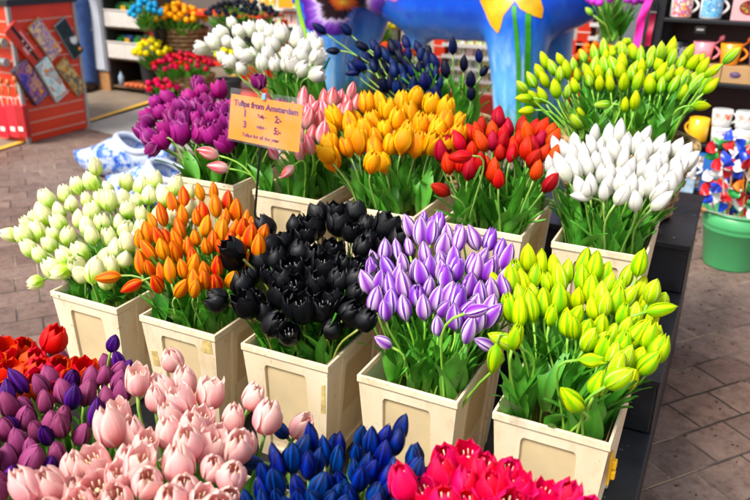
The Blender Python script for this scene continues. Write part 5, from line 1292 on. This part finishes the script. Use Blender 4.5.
mug('mauve tapered mug at the end of the carton row', mx(762, 45), L3+bh+.001, '#8C6C98', .062, .125, turn=.15, cone=.78)
mug('bright yellow mug without a print beside the green tulip buds', mx(699, 125), L2, '#F4B420', .060, .145, turn=2.6)
for k, (px, pa, pb_) in enumerate(((721, PR5, PR4), (745, PRY, PR4), (770, PR3, PR4))):
    mug(['white mug with violet crocus print, lower one of its stack', 'white mug with yellow crocus print, lower one of its stack', 'white mug with orange crocus print, lower one of its stack'][k], mx(px, 130), L2, '#E6E8E6', .056, .105, [(-150, -30, .55, .9, pa), (-150, -30, .1, .45, pb_)], turn=.2, cone=.86)
    mug(['white mug with orange tulip print, upper one beside the yellow mug', 'white mug with red-orange tulip print, upper one of the middle stack', 'white mug, upper one of the outermost stack'][k], mx(px+2, 112), L2+.107, '#E6E8E6', .060, .105, [(-150, -30, .45, .85, PR3)], turn=.2, cone=.9)
BL = plain('blue_box_print', '#1C6CB8', .4, .15, 20)
for k, (px, z_, lb) in enumerate([(690, L1, 'blue gift box lower on the bottom shelf beside the stand'), (690, L1+.125, 'blue gift box stacked upper beside the white mug'), (718, L1, 'blue gift box lower, behind the pinwheels'), (718, L1+.125, 'blue gift box stacked behind the pinwheels')]):
    gb = gift_box(lb, mx(px, 175), MY+.02, z_, .165, .12, .2, '#1C64B4', None)
    box_obj('picture', (.03, -.001, .06), (.07, .004, .08), cover_mat('boxpic%d' % (k % 2), ['#D8C8C0', '#3C3034', '#E8E0D8', '#8C5C50'], 20, k, 'NOISE'), gb, .0)
    box_obj('band', (-.03, -.001, .10), (.09, .004, .02), plain('band_cyan', '#58B8E0', .4), gb, 0)
mug('small white mug in front of the blue boxes on the bottom shelf', at(688, 172, 1, MY-.04).x, L1+.10, '#E8E8EA', .045, .085, yoff=-.03, turn=.2)
bx = at(688, 172, 1, MY-.04).x; t = thing('acrylic_riser', 'clear grey display block under the small white mug', 'block', (bx, MY-.03, L1+.001)); box_obj('block', (0, 0, .049), (.10, .07, .096), plain('acryl', '#9CB8CC', .15, .2, 30), t, .003); box_obj('top_plate', (0,0,.0985), (.104,.074,.003), SHW, t, 0)
t = thing('price_label_holder', 'small dark label holder clipped under the top shelf board', 'label', (mx(702, 24), MY-.01, L4-.06)); box_obj('plate', (0, 0, 0), (.06, .006, .04), BLK, t, .001); box_obj('mark', (0, -.0035, .003), (.04, .002, .01), GREYM, t, 0)

# hanging bag, scarf, grey post, orchid vase and small pots between cow and mugs
t = thing('shoulder_bag', 'black fabric bag hanging at the end of the mug shelf', 'bag', (1.10, 3.86, .05))
mb = MB(); mb.grid(lambda a, v: (.085*math.cos(2*PI*a)*(1+.08*math.sin(v*11)), .06*math.sin(2*PI*a)*(1+.05*math.sin(v*7+a*9)), -.25+.95*v), 20, 16); mb.build('body', plain('black_fabric', '#1C1C22', .8, .25, 12, bump=.4), t, smooth=True)
MB().tube([(-.06, -.05, .6), (-.03, -.05, .82), (.03, -.03, .84), (.06, 0, .6)], .012, 8).build('strap', BLK, t, smooth=True)
MB().tube([(-.02,-.062,.55), (-.03,-.064,.2), (-.01,-.064,-.1)], .006, 6).build('zip', DARKP, t, smooth=True)
SC = plain('pink_ribbon', '#E8189C', .5, .08)
p0, p1, p2 = at(651, -6, 1, 3.72), at(641, 20, 1, 3.72), at(636, 48, 1, 3.72)
t = thing('pink_ribbon', 'bright pink ribbon hanging against the black bag', 'ribbon', p0)
def rib(u, v):
    p = p0.lerp(p1, v*2) if v < .5 else p1.lerp(p2, v*2-1); p = p-p0
    return p+Vector(((u-.5)*.045, .012*math.sin(v*9+u*3), 0))
mb = MB(); mb.grid(rib, 4, 20); mb.build('band', SC, t, smooth=True); box_obj('hook', (0, .02, .01), (.05, .05, .012), GREYM, t, .002)
q0, q1 = at(653, 14, 1, 3.78), at(647, 46, 1, 3.78); t = thing('crimson_ribbon', 'crimson ribbon partly behind the bright pink one', 'ribbon', q0)
mb = MB(); mb.grid(lambda u, v: (q1-q0)*v+Vector(((u-.5)*.035, .01*math.sin(v*8), 0)), 4, 14); mb.build('band', plain('crimson_ribbon', '#C0184C', .5, .08), t, smooth=True); box_obj('hook', (0, .02, .01), (.04, .04, .01), GREYM, t, .002)
t = thing('door_post', 'wide grey panel post behind the orchids', 'post', (.98, 4.75, GZ)); box_obj('panel', (0, .05, 1.2), (.78, .08, 2.4), plain('grey_panel', '#6C6E76', .5, .08, 3), t, .004); box_obj('trim', (-.30, .004, 1.2), (.03, .02, 2.4), plain('grey_trim', '#84868C', .5), t, .002); box_obj('trim', (.30, .004, 1.2), (.03, .02, 2.4), plain('grey_trim', '#84868C', .5), t, .002)
tb = thing('side_table', 'small black table carrying the vase and flower pots behind the green buds', 'table', (.86, 3.98, GZ)); box_obj('top', (0, 0, .72), (.50, .40, .03), DARKP, tb, .003)
for x in (-.22, .22):
    for y in (-.17, .17): box_obj('leg', (x, y, .352), (.03, .03, .704), DARKP, tb, .002)
vz = .072
m, t_, b, o_ = new_mat('vase_glass'); b.inputs['Base Color'].default_value = (.75,.85,.8,1); b.inputs['Roughness'].default_value = .05; b.inputs['Transmission Weight'].default_value = .9; GLS = m
t = thing('glass_vase', 'clear glass vase holding the magenta flowers', 'vase', (.84, 4.06, vz+.015))
MB().lathe([(0,.0),(.045,0),(.05,.01),(.07,.26),(.066,.26),(.046,.014),(0,.012)], n=24).build('glass', GLS, t, smooth=True)
MB().lathe([(0,.0125),(.045,.013),(.058,.15),(0,.15)], n=20).build('water', GLS, t, smooth=True)
far_bunch('magenta_flower', 'magenta flower in the glass vase before the grey post', 'magenta flowers in the vase', M_MAG, (.80, 4.04, .56), .17, .10, 26, 1.0, L=.34, seed=41)
far_bunch('orange_flower', 'orange flower low between the cow and the green buds', 'orange flowers on the side table', M_ORG, (.74, 3.88, .22), .11, .09, 20, .9, L=.14, seed=42)
far_bunch('lime_flower', 'small lime flower beside the orange ones on the side table', 'lime flowers on the side table', M_LIM, (.93, 3.84, .26), .10, .08, 20, .9, L=.16, seed=43)
pot('flower_pot', 'low black pot of orange flowers on the side table', 'pot', (.74, 3.90, vz+.015), .06, .09, .1, DARKP, .006)
pot('flower_pot', 'low black pot of lime flowers on the side table', 'pot', (.92, 3.86, vz+.015), .05, .08, .11, DARKP, .006)
pb3 = at(593, 15, 1, 3.9); t = thing('green_bud', 'single pale green bud on a long stem before the grey post', 'flower', (.84, 4.02, .25))
MB().tube([(0,0,0), (pb3-Vector((.84,4.02,.25)))*.6+Vector((.02,0,.04)), pb3-Vector((.84,4.02,.25))], .004, 6).build('stem', STEM_LIGHT, t, smooth=True)
o = link_mesh('bloom', K['limeup']['blooms'][0], t, pb3-Vector((.84,4.02,.25))); o.rotation_euler = (0, -.9, 0)

# ================================================================== GREEN BUCKET OF PINWHEELS
bc = at(737, 269, 2, GZ); BKM = plain('green_bucket', '#4CAA6A', .35, .06, 6); bk = thing('bucket', 'green metal bucket with wooden grip full of pinwheels beside the stand', 'bucket', (bc.x-.045, bc.y+.06, GZ))
BR1, BR0, BH = .178, .128, .31
MB().lathe([(0,.006),(BR0,0),(BR0+.004,.01),(BR0+.033,.205),(BR0+.038,.21),(BR0+.036,.217),(BR0+.040,.235),(BR0+.043,.24),(BR0+.041,.247),(BR1,BH),(BR1-.005,BH),(BR0-.004,.012),(0,.010)], n=48).build('body', BKM, bk, smooth=True)
MB().tube([((BR1+.001)*math.cos(2*PI*k/48), (BR1+.001)*math.sin(2*PI*k/48), BH) for k in range(49)], .0055, 8, caps=False).build('rim', BKM, bk, smooth=True)
hp = [(BR1*math.cos(a)*1.02, -BR1*.55-abs(math.sin(a))*.09, BH-.02-.03*math.sin(a)) for a in [PI*k/16 for k in range(17)]]
wr = [(-BR1-.012, 0, BH-.03), (-BR1-.02, -.05, BH-.005), (-BR1*.9, -.13, BH+.006), (-BR1*.4, -BR1*.95, BH+.008), (BR1*.4, -BR1*.97, BH+.006), (BR1*.95, -.10, BH), (BR1+.012, 0, BH-.03)]
MB().tube(wr, .003, 6).build('handle', GREYM, bk, smooth=True); MB().tube([Vector(wr[1])+Vector((0,.01,0)), wr[2]], .012, 10).build('grip', plain('grip_wood', '#A87840', .5), bk, smooth=True)
PWC = [plain('pinwheel_%s' % n_, c, .3, .02) for n_, c in (('red','#D82028'),('white','#ECECEC'),('blue','#1C40C0'),('orange','#F08020'),('green','#2C9C48'))]
heads = [(716,150,'orange'),(722,168,'blue'),(733,158,'white'),(744,170,'red'),(728,185,'blue'),(712,178,'red'),(740,190,'orange'),(720,200,'white'),(752,155,'blue'),(746,205,'green'),(760,185,'white'),(758,215,'red'),(733,204,'blue'),(770,165,'orange'),(710,193,'white'),(735,140,'white'),(765,200,'blue')]
rg = random.Random(5)
bw = Vector((bc.x-.045, bc.y+.06, GZ))
for k, (px, py, nm) in enumerate(heads):
    P = at(px, py, 1, bw.y-.05+rg.uniform(-.09, .12)); foot = bw+Vector((rg.uniform(-.06,.06), rg.uniform(-.06,.06), .02))
    t = thing('pinwheel', '', 'pinwheel', foot, 0, 'pinwheels in the green bucket')
    cN = ['red','white','blue','orange','green']; i0 = cN.index(nm)
    t['label'] = '%s, %s and %s folded pinwheel in the green bucket, %s' % (nm, cN[(i0+1) % 3], cN[(i0+2) % 3 if i0 < 3 else 1], ['topmost near the shelf','nearest the black stand','upper middle','highest at the far side','centre of the cluster','low by the rim','middle height','just above the rim','behind the others','low in the middle','outermost','lowest outermost','middle low','tall outermost','by the wooden grip','highest of all','outer middle'][k])
    MB().tube([(0,0,0), P-foot], .003, 6).build('stick', [STKO, SHW, WOODL][k % 3], t, smooth=True)
    q = Matrix.Rotation(rg.uniform(-.5,.5), 4, 'Z') @ Matrix.Rotation(PI/2+rg.uniform(-.35,.25), 4, 'X') @ Matrix.Rotation(rg.uniform(0,6), 4, 'Z')
    for bI in range(4):
        a = bI*PI/2; R = .062
        def bl(u, v, a=a, R=R):
            # sheet corner folded in to the hub
            rr = R*v*(1-.15*u); th = a+u*1.15*(1-.25*v); return (rr*math.cos(th), rr*math.sin(th), .028*math.sin(PI*min(1, v))*u+.004)
        mb = MB(); mb.grid(bl, 5, 5); mb.add([(0,0,.003), (R*math.cos(a-.35), R*math.sin(a-.35), .003), (R*math.cos(a+.1), R*math.sin(a+.1), .002)], [(0,1,2)])
        o = mb.build('blade', PWC[(i0+[0, 1, 2, 1][bI]) % (3 if i0 < 3 else 5)], t, smooth=True); o.matrix_local = Matrix.Translation(P-foot) @ q
    o = MB().lathe([(0,.014),(.007,.012),(.009,.0),(0,-.004)], n=10).build('hub', SHW, t, smooth=True); o.matrix_local = Matrix.Translation(P-foot) @ q
# debris on the paving by the shelf
rg = random.Random(9); mb = MB()
for k in range(420):
    x, y = rg.gauss(1.75, .8), rg.gauss(3.55, .28)
    s_ = rg.uniform(.004, .014); a = rg.uniform(0, 6)
    mb.box((x, y, GZ+.006), (s_*2, s_, .004), Matrix.Rotation(a, 3, 'Z'))
for k in range(260):
    x, y = rg.uniform(1.6, 2.6), rg.uniform(.3, 3.2)
    s_ = rg.uniform(.002, .006); mb.box((x, y, GZ+.004), (s_*2, s_, .003), Matrix.Rotation(rg.uniform(0, 6), 3, 'Z'))
o = mb.build('dirt', plain('leaf_litter', '#5C4630', .9, .3, 40)); tag(o, kind='stuff')

# ================================================================== WALLS OF THE SHOP
def wall(name, x0, x1, y, z1, m, label, th=.2):
    o = MB().box(((x0+x1)/2, y+th/2, (GZ+z1)/2), (x1-x0, th, z1-GZ)).build(name, m); return tag(o, label, 'wall')
wall('shop_wall', -7.5, -2.1, 7.0, 2.6, plain('wall_dark', '#5A5048', .8, .12, 2), 'dull brown shop wall behind the flower stand')
wall('shop_wall', -2.05, 5.5, 7.0, 2.6, plain('wall_cream', '#A8A090', .8, .08, 2), 'pale shop wall behind the seed racks and cow')
print('tulips', NT, 'objects', len(bpy.data.objects))
